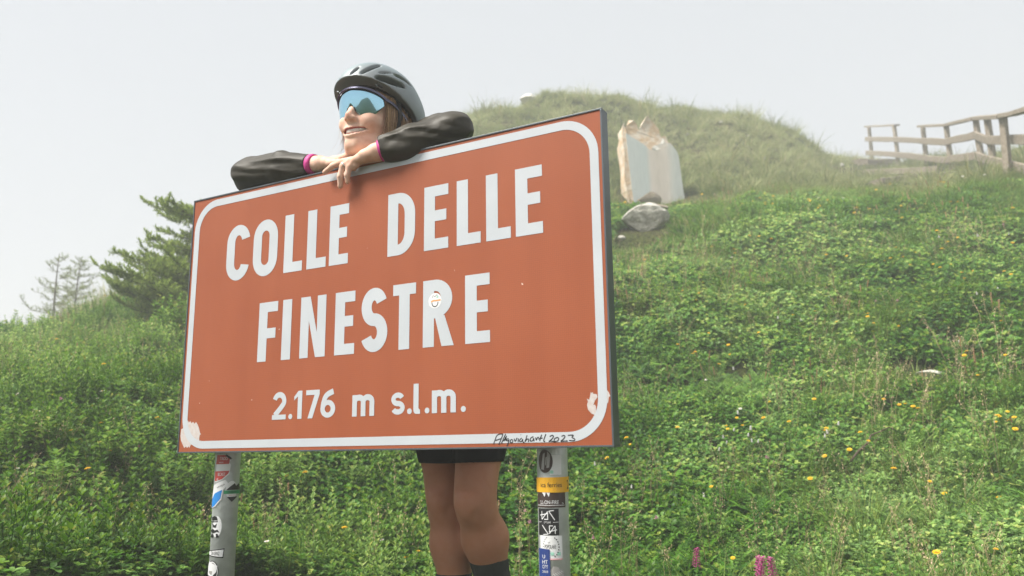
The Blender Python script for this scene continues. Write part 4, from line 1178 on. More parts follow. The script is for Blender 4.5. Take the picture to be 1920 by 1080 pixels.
rail('a', 261, 'b', 261.5, .13, -6, 0); rail('b', 261.5, 'd', 266.5, .13, 0, 3); rail('d', 266, 'e', 253.5, .13, 0, 0); rail('e', 254, 'f', 262.5, .13, 0, 0); rail('f', 262.5, 'h', 261, .13, 0, 0)
rail('a', 286.5, 'b', 289.5, .13, -5, 0); rail('b', 289.5, 'd', 301, .13, 0, 2); rail('d', 300, 'e', 291.5, .13, 0, 0); rail('e', 291.5, 'f', 299, .13, 0, 0); rail('f', 299, 'h', 325, .12, 0, 0)
steps = [((1604, 308), (1679, 305), 'upper'), ((1618, 315), (1677, 312), 'second'), ((1622, 328), (1760, 322.5), 'third'), ((1642, 345), (1838, 327.5), 'lowest')]
for i, (a_, b_, nm) in enumerate(steps):
    g0 = ground_hit(a_[0], a_[1] + 3); g1 = ground_hit(b_[0], b_[1] + 3)
    if g0 is None or g1 is None: continue
    D0 = math.hypot(*(g0[:2] - CAM[:2])); D1 = math.hypot(*(g1[:2] - CAM[:2])); Dm = (D0 + D1) / 2
    D0 = np.clip(D0, Dm - 1.2, Dm + 1.2); D1 = np.clip(D1, Dm - 1.2, Dm + 1.2)
    p0 = fz(*a_, D0); p1 = fz(*b_, D1)
    p0[2] = max(p0[2], float(ground_z(p0[0], p0[1])) + .03); p1[2] = max(p1[2], float(ground_z(p1[0], p1[1])) + .03)
    o = beam('wooden_step', p0, p1, .26, .15, m_wood, None, seed=i)
    tag(o, {'upper': 'short weathered timber step at the top of the path by the fence end', 'second': 'short weathered timber step just below the topmost one',
            'third': 'weathered timber step across the path, second from the bottom', 'lowest': 'longest weathered timber step at the bottom of the path below the fence'}[nm], 'step', 'timber steps below the fence')

for i, (px, py, w) in enumerate(((1352, 232, 9), (1378, 226, 8), (1388, 292, 8), (1432, 304, 9), (1404, 262, 7), (1322, 300, 8), (1455, 345, 9), (1580, 318, 14), (1568, 292, 12), (1500, 300, 9), (1290, 255, 8), (1160, 215, 9))):
    g = ground_hit(px, py)
    if g is None: continue
    o = thing_rock('mound_stone', px, py, w * .95, (1, .8, .75), m_lichen, 60 + i, (0, .2, i), 'small pale stone lying in the grass of the mound', -.2, 2)
    o['group'] = 'small stones on the mound'

# ------------------------------------------------------------------ the cyclist leaning on the sign
def noise3(P, seed=0):
    ip = np.floor(P).astype(np.int64); f = P - ip; f = f * f * (3 - 2 * f)
    def h(dx, dy, dz):
        return hash01(ip[..., 0] + dx + 57 * (ip[..., 2] + dz), ip[..., 1] + dy + 113 * (ip[..., 2] + dz), seed)
    fx, fy, fz_ = f[..., 0], f[..., 1], f[..., 2]
    a = (h(0, 0, 0) * (1 - fx) + h(1, 0, 0) * fx) * (1 - fy) + (h(0, 1, 0) * (1 - fx) + h(1, 1, 0) * fx) * fy
    b_ = (h(0, 0, 1) * (1 - fx) + h(1, 0, 1) * fx) * (1 - fy) + (h(0, 1, 1) * (1 - fx) + h(1, 1, 1) * fx) * fy
    return a * (1 - fz_) + b_ * fz_ - .5

class Field:
    """a blend of round solids on a grid, turned into one continuous skin"""
    def __init__(s, xs, ys, zs):
        s.xs, s.ys, s.zs = (np.asarray(a, float) for a in (xs, ys, zs))
        s.D = np.full((len(xs), len(ys), len(zs)), .2, np.float32)
    def region(s, lo, hi):
        sl = []
        for a, l, h in zip((s.xs, s.ys, s.zs), lo, hi):
            i0 = max(0, int(np.searchsorted(a, l)) - 1); i1 = min(len(a), int(np.searchsorted(a, h)) + 1)
            if i1 - i0 < 2: return None, None
            sl.append(slice(i0, i1))
        P = np.stack(np.meshgrid(s.xs[sl[0]], s.ys[sl[1]], s.zs[sl[2]], indexing='ij'), -1)
        return tuple(sl), P
    def add(s, fn, lo, hi, k=.01, mode='add', pad=.02):
        sl, P = s.region(np.array(lo) - k - pad, np.array(hi) + k + pad)
        if sl is None: return
        D = s.D[sl]
        if mode == 'map':
            s.D[sl] = fn(P, D); return
        d = fn(P)
        if mode == 'add':
            h = np.clip(.5 + .5 * (D - d) / k, 0, 1); s.D[sl] = D * (1 - h) + d * h - k * h * (1 - h)
        else:
            h = np.clip(.5 - .5 * (D + d) / k, 0, 1); s.D[sl] = D * (1 - h) - d * h + k * h * (1 - h)
    def cone(s, a, b, ra, rb, k=.012, mode='add', wob=None):
        a = np.array(a, float); b = np.array(b, float); ba = b - a; L2 = ba @ ba
        def fn(P):
            t = np.clip(((P - a) @ ba) / L2, 0, 1)
            d = np.linalg.norm(P - a - t[..., None] * ba, axis=-1) - (ra + (rb - ra) * t)
            return d + wob(P) if wob else d
        r = max(ra, rb)
        s.add(fn, np.minimum(a, b) - r, np.maximum(a, b) + r, k, mode)
    def chain(s, pts, rad, k=.008, mode='add', wob=None):
        for (a, ra), (b, rb) in zip(zip(pts[:-1], rad[:-1]), zip(pts[1:], rad[1:])): s.cone(a, b, ra, rb, k, mode, wob)
    def ell(s, c, ax, r, k=.012, mode='add', wob=None):
        c = np.array(c, float); ax = np.array(ax, float); r = np.array(r, float)
        def fn(P):
            q = (P - c) @ ax.T
            k0 = np.linalg.norm(q / r, axis=-1); k1 = np.linalg.norm(q / (r * r), axis=-1) + 1e-9
            d = k0 * (k0 - 1) / k1
            return d + wob(P) if wob else d
        ext = np.sqrt(((ax * r[:, None]) ** 2).sum(0))
        s.add(fn, c - ext, c + ext, k, mode)
    def mesh(s, name, mat):
        D = s.D; ins = D < 0
        nx, ny, nz = D.shape
        c = np.zeros((nx - 1, ny - 1, nz - 1), np.uint8)
        for dx in (0, 1):
            for dy in (0, 1):
                for dz in (0, 1): c += ins[dx:nx - 1 + dx, dy:ny - 1 + dy, dz:nz - 1 + dz]
        act = (c > 0) & (c < 8)
        I = np.argwhere(act); vid = np.full(act.shape, -1, np.int64); vid[act] = np.arange(len(I))
        acc = np.zeros((len(I), 3)); cnt = np.zeros(len(I))
        co = [np.array(q) for q in ((0, 0, 0), (1, 0, 0), (0, 1, 0), (1, 1, 0), (0, 0, 1), (1, 0, 1), (0, 1, 1), (1, 1, 1))]
        G = (s.xs, s.ys, s.zs)
        for a in range(8):
            for b_ in range(a + 1, 8):
                df = co[b_] - co[a]
                if np.abs(df).sum() != 1: continue
                Ia = I + co[a]; Ib = I + co[b_]
                da = D[tuple(Ia.T)]; db = D[tuple(Ib.T)]
                m = (da < 0) != (db < 0)
                t = np.where(m, da / (da - db + 1e-12), 0)[:, None]
                Pa = np.stack([G[j][Ia[:, j]] for j in range(3)], 1); Pb = np.stack([G[j][Ib[:, j]] for j in range(3)], 1)
                acc[m] += (Pa + (Pb - Pa) * t)[m]; cnt[m] += 1
        V = acc / np.maximum(cnt, 1)[:, None]
        Fs = []
        for ax in range(3):
            u, v = (ax + 1) % 3, (ax + 2) % 3
            sl0 = [slice(None)] * 3; sl1 = [slice(None)] * 3
            sl0[ax] = slice(0, -1); sl1[ax] = slice(1, None)
            m = ins[tuple(sl0)] != ins[tuple(sl1)]
            E_ = np.argwhere(m)
            ok = np.ones(len(E_), bool)
            for w in (u, v): ok &= (E_[:, w] > 0) & (E_[:, w] < D.shape[w] - 1)
            E_ = E_[ok]
            if len(E_) == 0: continue
            flip = ins[tuple(sl0)][tuple(E_.T)]
            q = []
            for du, dv in ((-1, -1), (0, -1), (0, 0), (-1, 0)):
                e = E_.copy(); e[:, u] += du; e[:, v] += dv; q.append(vid[tuple(e.T)])
            q = np.stack(q, 1); q[~flip] = q[~flip][:, ::-1]
            Fs.append(q)
        F = np.concatenate(Fs); F = F[(F >= 0).all(1)]
        me = fast_mesh(name, V, F, mat, True)
        return me, V
def rng_axis(*segs):
    out = []
    for a, b_, st_ in segs: out += list(np.arange(a, b_, st_))
    return np.array(out)

# --- frame of the head
d0 = ray(703, 232); H0 = CAM + d0 * (FPX / 692.0)
vh = np.array([d0[0], d0[1], 0]); vh /= np.linalg.norm(vh)
rh = np.array([vh[1], -vh[0], 0])
yaw = math.radians(38)
Fd = -vh * math.cos(yaw) - rh * math.sin(yaw)
Ud = np.array([0, 0, 1.0]); Ld = np.cross(Ud, Fd)
ptc = math.radians(3); Fd, Ud = Fd * math.cos(ptc) + Ud * math.sin(ptc), Ud * math.cos(ptc) - Fd * math.sin(ptc)
rol = math.radians(-3); Ld, Ud = Ld * math.cos(rol) + Ud * math.sin(rol), Ud * math.cos(rol) - Ld * math.sin(rol)
HA = np.stack([Fd, Ld, Ud])                                # rows: forward, left, up
def hp(f, l, u): return H0 + Fd * f + Ld * l + Ud * u
# --- joints (world)
sL = at_y(778, 272, .20); eL = at_y(846, 246, .055); wL = at_y(704, 285, -.020)
sR = at_y(600, 405, .26); eR = at_y(470, 326, .040); wR = at_y(600, 307, .010)
neck0 = sL * .6 + sR * .4 + np.array([0, .02, .02])
hipx = at_y(856, 840, .33)[0]
Hc = np.array([hipx, .36, .86])
hipL = Hc + np.array([.085, 0, -.03]); hipR = Hc + np.array([-.100, .01, -.03])
kR = at_y(837, 938, .290); kL = at_y(889, 938, .225)
def extend(a, b, z): t = (z - a[2]) / (b[2] - a[2]); return a + (b - a) * t
anR = extend(kR, at_y(850, 1075, .315), .10); anL = extend(kL, at_y(917, 1060, .30), .14)
chest = (sL + sR) / 2 * .62 + Hc * .38
I3 = np.eye(3)
def add_torso(fd, g, k=.05):
    fd.cone(Hc + [0, 0, .02], chest, .125 + g, .125 + g, k)
    fd.cone(Hc + [-.06, 0, 0], Hc + [.06, 0, 0], .115 + g, .115 + g, k)
    fd.cone(chest, (sL + sR) / 2 + np.array([0, .02, -.09]), .12 + g, .085 + g, k)
    fd.cone(sL + (sR - sL) * .2, sR + (sL - sR) * .2, .052 + g, .052 + g, .03)
def add_arms(fd, g, wob=None):
    for s_, e_, w_ in ((sL, eL, wL), (sR, eR, wR)):
        fd.cone(s_, e_, .044 + g, .030 + g, .005, wob=wob)
        fd.cone(e_, e_ + (w_ - e_) * .35, .030 + g, .031 + g, .004, wob=wob)
        fd.cone(e_ + (w_ - e_) * .35, w_, .031 + g, .0225 + g * .9, .004, wob=wob)
    fd.cone(sL, sL + (sR - sL) * .3, .048 + g, .05 + g, .03); fd.cone(sR, sR + (sL - sR) * .3, .05 + g, .052 + g, .03)
def fingers():
    A = lambda *q: [at_y(*p) for p in q]
    return [
        # her left hand, uppermost: forefinger pointing along the edge, two fingers hanging over the front
        (A((662, 300, -.020), (643, 303, -.020), (624, 311, -.018), (609, 323, -.017)), [.0098, .0088, .0080, .0068]),
        (A((658, 302, -.022), (643, 312, -.026), (638, 331, -.026), (638, 349, -.020)), [.0098, .0090, .0084, .0070]),
        (A((667, 302, -.020), (655, 313, -.024), (651, 328, -.024), (652, 341, -.019)), [.0098, .0088, .0080, .0066]),
        (A((676, 301, -.016), (668, 309, -.020), (664, 316, -.016)), [.0090, .0080, .0066]),
        (A((694, 290, -.008), (680, 298, .010), (668, 304, .024)), [.0105, .0095, .0080]),
        # her right hand, underneath: thumb and forefinger reach towards the chin
        (A((617, 304, .010), (634, 298, .018), (649, 293, .018), (661, 288, .016)), [.0105, .0095, .0086, .0074]),
        (A((618, 306, .002), (636, 304, -.002), (648, 307, -.006), (656, 310, -.012)), [.0098, .0088, .0080, .0068]),
        (A((618, 309, .012), (638, 308, .020), (655, 306, .034)), [.0098, .0088, .0075]),
        (A((616, 310, .022), (636, 311, .034), (650, 312, .050)), [.0095, .0085, .0070]),
        (A((612, 306, .020), (626, 299, .038), (640, 296, .046)), [.0110, .0098, .0080])]
xs = rng_axis((-.70, .52, .0034)); ys = rng_axis((-.16, .56, .0034)); zs = rng_axis((0.0, 1.24, .0062), (1.24, 1.68, .0028))
body = Field(xs, ys, zs)
add_torso(body, 0)
# legs
for hip, kn, an, toe in ((hipR, kR, anR, np.array([-.05, -.20, -.065])), (hipL, kL, anL, np.array([.02, -.19, -.09]))):
    body.cone(hip, kn + (hip - kn) * .10, .107, .050, .03)
    dn = (an - kn) / np.linalg.norm(an - kn); fwd = np.array([0, -1, 0.]) - dn * (-dn[1]); fwd /= np.linalg.norm(fwd)
    body.cone(kn + (hip - kn) * .12, kn - dn * -.02, .049, .045, .02)
    body.ell(kn + fwd * .026, I3, (.033, .033, .039), .010)                     # kneecap
    for sx_ in (-1, 1): body.ell(kn + fwd * .042 + np.array([sx_ * .036, 0, -.024]), I3, (.015, .013, .020), .016, 'cut')
    body.ell(kn + fwd * .052 + np.array([0, 0, .046]), I3, (.03, .010, .010), .018, 'cut')
    body.cone(kn, kn + (an - kn) * .32 - fwd * .010, .044, .055, .03)
    body.cone(kn + (an - kn) * .32 - fwd * .010, kn + (an - kn) * .68, .054, .040, .03)
    body.cone(kn + (an - kn) * .68, an, .040, .032, .02)
    body.cone(an, an + toe * .9, .034, .026, .02)
# neck and head
body.cone(neck0 + [0, .0, -.02], hp(-.045, 0, -.045), .058, .048, .02)
hx = lambda *q: hp(*q)
body.ell(hx(-.012, 0, .038), HA, (.094, .074, .084), .02)
body.ell(hx(.028, 0, -.014), HA, (.064, .059, .080), .03)
body.chain([hx(.004, .048, -.050), hx(.046, .028, -.086), hx(.068, .010, -.093)], [.017, .015, .014], .025)
body.chain([hx(.004, -.048, -.050), hx(.046, -.028, -.086), hx(.068, -.010, -.093)], [.017, .015, .014], .025)
body.cone(hx(.073, -.008, -.089), hx(.073, .008, -.089), .0145, .0145, .02)                     # chin
for s_ in (-1, 1):
    body.ell(hx(.060, s_ * .037, -.026), HA, (.026, .025, .023), .022)                        # smiling cheeks
    body.ell(hx(.076, s_ * .030, .034), HA, (.012, .026, .010), .016)                         # brow
    body.ell(hx(.086, s_ * .030, .014), HA, (.010, .016, .010), .010, 'cut')                  # eye hollow
    body.ell(hx(.074, s_ * .030, .013), HA, (.012, .014, .011), .005)                         # closed lid
    body.ell(hx(-.012, s_ * .076, -.004), HA, (.018, .0075, .030), .006)                      # ear
    body.ell(hx(-.008, s_ * .082, .000), HA, (.009, .005, .017), .004, 'cut')
    body.ell(hx(.098, s_ * .0105, -.028), HA, (.0105, .0075, .0075), .006)                    # nostril wing
body.chain([hx(.086, 0, .022), hx(.096, 0, -.004), hx(.107, 0, -.020)], [.0085, .0078, .0090], .010)
body.cone(hx(.104, 0, -.029), hx(.090, 0, -.034), .0065, .0060, .006)
for s_ in (-1, 1): body.ell(hx(.101, s_ * .0065, -.0355), HA, (.0045, .0030, .0040), .003, 'cut')
def lip_pt(t, du):                                       # t -1..1 from corner to corner
    return hx(.0925 - .030 * t * t - .008 * abs(t) ** 3, .0440 * t, -.0610 + du * (1 - t * t) ** .8 + .0150 * abs(t) ** 1.7)
T = np.linspace(-1, 1, 13)
upper = [lip_pt(t, .0098) for t in T]; lower = [lip_pt(t, -.0100) for t in T]; mid = [lip_pt(t, 0) for t in T]
body.ell(hx(.071, 0, -.058), HA, (.022, .030, .022), .02)                                     # muzzle
body.chain(upper, [.0030 + .0016 * (1 - t * t) for t in T], .005)
body.chain(lower, [.0032 + .0022 * (1 - t * t) for t in T], .005)
for i in range(12):
    r0 = .0080 * (1 - T[i] ** 2) ** .85 + .0002; r1 = .0080 * (1 - T[i + 1] ** 2) ** .85 + .0002
    body.cone(mid[i] + Fd * .003, mid[i + 1] + Fd * .003, r0, r1, .0015, 'cut')
# arms and hands
add_arms(body, 0)
body.chain([wL, at_y(684, 292, -.024), at_y(666, 301, -.022)], [.0215, .0165, .0120], .004)
body.chain([wL + [0, .012, -.004], at_y(682, 297, -.008), at_y(670, 304, -.008)], [.018, .0145, .0110], .004)
body.chain([wR, at_y(612, 306, .010), at_y(628, 304, .008)], [.0205, .0160, .0120], .004)
body.chain([wR + [0, .012, 0], at_y(614, 306, .026), at_y(630, 305, .026)], [.018, .0150, .0112], .004)
for pts, rad in fingers(): body.chain(pts, rad, .0035)

m_skin, nt, b = new_mat('skin')
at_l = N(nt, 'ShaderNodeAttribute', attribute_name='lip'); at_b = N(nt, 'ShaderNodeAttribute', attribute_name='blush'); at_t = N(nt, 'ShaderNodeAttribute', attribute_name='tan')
tc = N(nt, 'ShaderNodeTexCoord'); nz = N(nt, 'ShaderNodeTexNoise'); nz.inputs['Scale'].default_value = 45; nz.inputs['Detail'].default_value = 5
nt.links.new(tc.outputs['Object'], nz.inputs['Vector'])
rc = ramp(nt, [(.3, (.66, .385, .275)), (.5, (.74, .475, .36)), (.7, (.78, .54, .43))]); nt.links.new(nz.outputs['Fac'], rc.inputs[0])
mb = N(nt, 'ShaderNodeMix', data_type='RGBA'); mb.inputs[7].default_value = (.54, .20, .13, 1); nt.links.new(at_b.outputs['Fac'], mb.inputs[0])
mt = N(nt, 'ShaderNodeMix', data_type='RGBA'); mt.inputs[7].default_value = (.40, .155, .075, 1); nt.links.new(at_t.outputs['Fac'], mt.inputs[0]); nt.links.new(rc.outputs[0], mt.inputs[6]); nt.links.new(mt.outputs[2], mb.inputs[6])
ml = N(nt, 'ShaderNodeMix', data_type='RGBA'); ml.inputs[7].default_value = (.42, .105, .095, 1); nt.links.new(at_l.outputs['Fac'], ml.inputs[0]); nt.links.new(mb.outputs[2], ml.inputs[6])
nt.links.new(ml.outputs[2], b.inputs['Base Color']); b.inputs['Roughness'].default_value = .58; b.inputs['Specular IOR Level'].default_value = .3
np_ = N(nt, 'ShaderNodeTexNoise'); np_.inputs['Scale'].default_value = 420; np_.inputs['Detail'].default_value = 3; nt.links.new(tc.outputs['Object'], np_.inputs['Vector'])
bps = N(nt, 'ShaderNodeBump'); bps.inputs['Strength'].default_value = .12; bps.inputs['Distance'].default_value = .002; nt.links.new(np_.outputs['Fac'], bps.inputs['Height']); nt.links.new(bps.outputs[0], b.inputs['Normal'])
b.inputs['Subsurface Weight'].default_value = .12; b.inputs['Subsurface Radius'].default_value = (.010, .004, .002); b.inputs['Subsurface Scale'].default_value = 1.0

person = empty('person', (float(Hc[0]), float(Hc[1]), 0.0))
tag(person, 'smiling cyclist in helmet and mirrored glasses leaning crossed arms on the top of the sign', 'person')
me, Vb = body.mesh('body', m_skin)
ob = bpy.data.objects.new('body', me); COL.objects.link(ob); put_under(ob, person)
def near_curve(V, pts):
    d = np.full(len(V), 9.0)
    for a, b_ in zip(pts[:-1], pts[1:]):
        ba = b_ - a; t = np.clip((V - a) @ ba / (ba @ ba), 0, 1); d = np.minimum(d, np.linalg.norm(V - a - t[:, None] * ba, axis=1))
    return d
lipm = np.clip(1 - (np.minimum(near_curve(Vb, [p + Ud * .0010 for p in upper]), near_curve(Vb, [p - Ud * .001 for p in lower])) - .0042) / .0018, 0, 1)
bl = np.clip(1 - np.minimum(np.linalg.norm(Vb - hx(.070, .040, -.024), axis=1), np.linalg.norm(Vb - hx(.070, -.040, -.024), axis=1)) / .030, 0, 1) * .45
bl = np.maximum(bl, np.clip(1 - np.linalg.norm(Vb - hx(.112, 0, -.022), axis=1) / .016, 0, 1) * .5)
if len(me.vertices) == len(Vb):
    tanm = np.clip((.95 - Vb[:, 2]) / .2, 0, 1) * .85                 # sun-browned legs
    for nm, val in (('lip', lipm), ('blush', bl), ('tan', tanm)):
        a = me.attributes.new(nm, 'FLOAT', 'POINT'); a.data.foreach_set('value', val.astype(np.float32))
# teeth: a curved row behind the lips
m_teeth = plain('teeth', (.78, .74, .66), .3)
m_mouth = plain('mouth_inside', (.10, .025, .022), .6)
V = []; F = []
tt = np.linspace(-.80, .80, 41)
for i, t in enumerate(tt):
    ph = (t / 1.6 * 9 + .5) % 1.0; notch = .0012 * (abs(ph - .5) * 2) ** 6
    c = lip_pt(t, 0) - Fd * (.0022 + notch)
    V += [c + Ud * .0105 * (1 - t * t) ** .5, c - Ud * (.0036 * (1 - t * t) - notch * 1.2) - Fd * .0006]
F = [(2 * i, 2 * i + 1, 2 * i + 3, 2 * i + 2) for i in range(40)]
o = mesh_obj('teeth', V, F, m_teeth, ob, True); md = o.modifiers.new('s', 'SOLIDIFY'); md.thickness = .003; md.offset = 0
V = []; 
for t in tt:
    c = lip_pt(t, 0) - Fd * .0062; V += [c + Ud * .011 * (1 - t * t) ** .5, c - Ud * .011 * (1 - t * t) ** .5]
mesh_obj('mouth', V, F, m_mouth, ob, True)

# --- clothes
def grain(P): return .0075 * noise3(P * np.array([34, 34, 26]), 5) + .004 * noise3(P * 75, 6)
jk = Field(rng_axis((-.72, .52, .0042)), rng_axis((-.14, .56, .0042)), rng_axis((.78, 1.20, .007), (1.20, 1.56, .0036)))
add_torso(jk, .016)
def folds(e_, w_):
    d = (w_ - e_) / np.linalg.norm(w_ - e_)
    def fn(P):
        u = (P - e_) @ d
        w = P - e_ - u[..., None] * d                       # across the arm
        q = np.concatenate([w * 46, u[..., None] * 9 + w[..., 2:] * 30], -1)[..., 1:]
        q2 = w * 14 + (d * u[..., None]) * 10
        return .013 * noise3(q2, 7) + .019 * (np.abs(noise3(q * .62, 8)) - .15) + .004 * (np.abs(noise3(q * 1.5, 12)) - .15)
    return fn
for s_, e_, w_ in ((sL, eL, wL), (sR, eR, wR)):
    fn = folds(e_, w_)
    cuff = w_ + (e_ - w_) * (.13 if e_ is eR else .10)
    jk.cone(s_, e_, .064, .050, .02, wob=fn)
    jk.cone(e_, e_ + (w_ - e_) * .5, .050, .046, .014, wob=fn)
    jk.cone(e_ + (w_ - e_) * .5, cuff, .046, .0315, .012, wob=fn)
    dw = (w_ - e_) / np.linalg.norm(w_ - e_); cu2 = cuff + dw * .003
    jk.add(lambda P, D: np.where(np.linalg.norm(P - w_, axis=-1) < .075, np.maximum(D, (P - cu2) @ dw), D), w_ - .08, w_ + .08, mode='map')
m_jacket, nt, b = new_mat('olive_black_shell')
tc = N(nt, 'ShaderNodeTexCoord'); nz = N(nt, 'ShaderNodeTexNoise'); nz.inputs['Scale'].default_value = 18; nz.inputs['Detail'].default_value = 5
nt.links.new(tc.outputs['Object'], nz.inputs['Vector'])
rc = ramp(nt, [(.3, (.026, .022, .014)), (.7, (.042, .036, .024))]); nt.links.new(nz.outputs['Fac'], rc.inputs[0]); nt.links.new(rc.outputs[0], b.inputs['Base Color'])
b.inputs['Roughness'].default_value = .55; b.inputs['Specular IOR Level'].default_value = .35
mp = N(nt, 'ShaderNodeMapping'); mp.inputs['Scale'].default_value = (3, 6, 9); mp.inputs['Rotation'].default_value = (.2, .9, .3); nt.links.new(tc.outputs['Object'], mp.inputs[0])
nb = N(nt, 'ShaderNodeTexWave'); nb.inputs['Scale'].default_value = 1.1; nb.inputs['Distortion'].default_value = 9; nb.inputs['Detail'].default_value = 3; nb.inputs['Detail Scale'].default_value = .8; nt.links.new(mp.outputs[0], nb.inputs['Vector'])
bp = N(nt, 'ShaderNodeBump'); bp.inputs['Strength'].default_value = .30; bp.inputs['Distance'].default_value = .012; nt.links.new(nb.outputs['Fac'], bp.inputs['Height']); nt.links.new(bp.outputs[0], b.inputs['Normal'])
me, _ = jk.mesh('jacket', m_jacket)
oj = bpy.data.objects.new('jacket', me); COL.objects.link(oj); put_under(oj, person)
m_pink = plain('magenta_cuff', (.56, .035, .25), .6, noise=.15, nscale=60)
for s_, e_, w_ in ((sL, eL, wL), (sR, eR, wR)):
    d = (e_ - w_) / np.linalg.norm(e_ - w_); u = np.cross(d, (0, 0, 1)); u /= np.linalg.norm(u); v = np.cross(u, d)
    V = []; F = []; prof = [(.045, .0285), (.070, .0305), (.090, .0310), (.104, .0305), (.104, .027), (.045, .025)]
    for a_ in range(24):
        t = 2 * math.pi * a_ / 24
        for x_, r_ in prof:
            V.append(w_ + d * (x_ * (.28 if e_ is eR else .20) + (.004 if e_ is eR else .002)) + (u * math.cos(t) + v * math.sin(t)) * (r_ - .0015))
    n = len(prof)
    for a_ in range(24):
        for j in range(n): F.append((a_ * n + j, ((a_ + 1) % 24) * n + j, ((a_ + 1) % 24) * n + (j + 1) % n, a_ * n + (j + 1) % n))
    mesh_obj('cuff', V, F, m_pink, oj, True)
sh = Field(rng_axis((-.12, .46, .005)), rng_axis((.08, .60, .005)), rng_axis((.50, .99, .005)))
sh.cone(Hc + [-.05, 0, .0], Hc + [.05, 0, .0], .124, .124, .04)
sh.cone(Hc, Hc + [0, -.01, .06], .12, .12, .04)
for hip, kn in ((hipR, kR), (hipL, kL)):
    q = kn + (hip - kn) * .10
    sh.cone(hip, q, .1115, .0556, .003)
zhem = at_y(850, 869, .26)[2]
sh.add(lambda P, D: np.maximum(D, zhem + .02 * np.abs(P[..., 0] - hipx) - P[..., 2]), (-.2, 0, .45), (.5, .7, 1.0), mode='map')
me, _ = sh.mesh('shorts', plain('black_lycra', (.005, .005, .006), .8, spec=.15))
o = bpy.data.objects.new('shorts', me); COL.objects.link(o); put_under(o, person)
for kn, an, toe, zt in ((kR, anR, np.array([-.05, -.20, -.065]), at_y(860, 1077, .29)[2]), (kL, anL, np.array([.02, -.19, -.09]), at_y(915, 1050, .27)[2])):
    sk = Field(rng_axis((an[0] - .16, an[0] + .16, .005)), rng_axis((an[1] - .30, an[1] + .12, .005)), rng_axis((0, .30, .005), (.30, .45, .0025)))
    dn = (an - kn) / np.linalg.norm(an - kn); fwd = np.array([0, -1, 0.]) - dn * (-dn[1]); fwd /= np.linalg.norm(fwd)
    sk.cone(kn + (an - kn) * .32 - fwd * .010, kn + (an - kn) * .68, .0568, .0428, .03)
    sk.cone(kn + (an - kn) * .68, an, .0428, .0355, .02); sk.cone(an, an + toe * .5, .036, .032, .02)
    sk.add(lambda P, D: np.maximum(D, P[..., 2] - zt), (-1, -1, 0), (1, 1, .6), mode='map')
    me, _ = sk.mesh('sock', plain('dark_green_sock', (.018, .024, .020), .85, bump=.3, bscale=300))
    o = bpy.data.objects.new('sock', me); COL.objects.link(o); put_under(o, person)
    so = Field(rng_axis((an[0] - .16, an[0] + .16, .005)), rng_axis((an[1] - .34, an[1] + .12, .005)), rng_axis((-.02, .22, .005)))
    so.cone(an + [0, .02, -.05], an + toe * .6, .040, .038, .03); so.cone(an + toe * .6, an + toe * 1.05, .038, .028, .02)
    me, _ = so.mesh('shoe', plain('black_cycling_shoe', (.02, .02, .022), .35))
    o = bpy.data.objects.new('shoe', me); COL.objects.link(o); put_under(o, person)

def spl(pts, n=14):
    pts = [np.array(p, float) for p in pts]; P = [pts[0]] + pts + [pts[-1]]; out = []
    for i in range(1, len(P) - 2):
        for k in range(n // (len(pts) - 1) + 1):
            t = k / (n // (len(pts) - 1) + 1)
            a, b_, c, d = P[i - 1], P[i], P[i + 1], P[i + 2]
            out.append(.5 * (2 * b_ + (c - a) * t + (2 * a - 5 * b_ + 4 * c - d) * t * t + (3 * b_ - a - 3 * c + d) * t ** 3))
    return out + [pts[-1]]
# --- helmet
hl = Field(np.arange(H0[0] - .20, H0[0] + .20, .0026), np.arange(H0[1] - .20, H0[1] + .20, .0026), np.arange(H0[2] - .08, H0[2] + .19, .0026))
hc = (-.018, 0, .040)
hl.ell(hp(-.016, 0, .048), HA, (.137, .104, .118), .01)
hl.ell(hp(-.085, 0, .030), HA, (.075, .084, .085), .03)
hl.ell(hp(.030, 0, .052), HA, (.098, .090, .088), .03)
def loc(P): return (P - H0) @ HA.T
def under(P, D):                                        # lower rim: high over the brow, low behind the ears
    q = loc(P); f, l, u = q[..., 0], q[..., 1], q[..., 2]
    rim = .046 + .30 * np.clip(f - .02, 0, 1) - .028 * np.clip((.03 - f) / .09, 0, 1) ** 1.2 - .030 * np.clip((-.05 - f) / .06, 0, 1)
    return np.maximum(D, rim - u)
hl.add(under, H0 - .25, H0 + .25, mode='map')
hl.ell(hp(-.012, 0, .030), HA, (.108, .087, .105), .006, 'cut')
# vents: long slots running front to back, wider towards the rear
def slot(f0, l0, f1, l1, w, deep=.05, k=.006):
    n = 7; pts = []
    for i in range(n):
        t = i / (n - 1); f = f0 + (f1 - f0) * t; l = l0 + (l1 - l0) * t
        q = 1 - ((f + .016) / .140) ** 2 - (l / .107) ** 2
        u = .048 + .119 * math.sqrt(max(q, .02)); pts.append(hp(f, l, u))
    hl.chain(pts, [w * (.45 + .55 * math.sin(math.pi * (i + .6) / n)) for i in range(n)], k, 'cut')
def surf_hit(px, py):
    d = ray(px, py); ts = np.arange(1.9, 2.5, .0015); P = CAM + ts[:, None] * d
    I = [np.clip(np.round((P[:, j] - a[0]) / (a[1] - a[0])).astype(int), 0, len(a) - 1) for j, a in enumerate((hl.xs, hl.ys, hl.zs))]
    w = np.nonzero(hl.D[I[0], I[1], I[2]] < 0)[0]
    return P[w[0]] if len(w) else None
vents = []
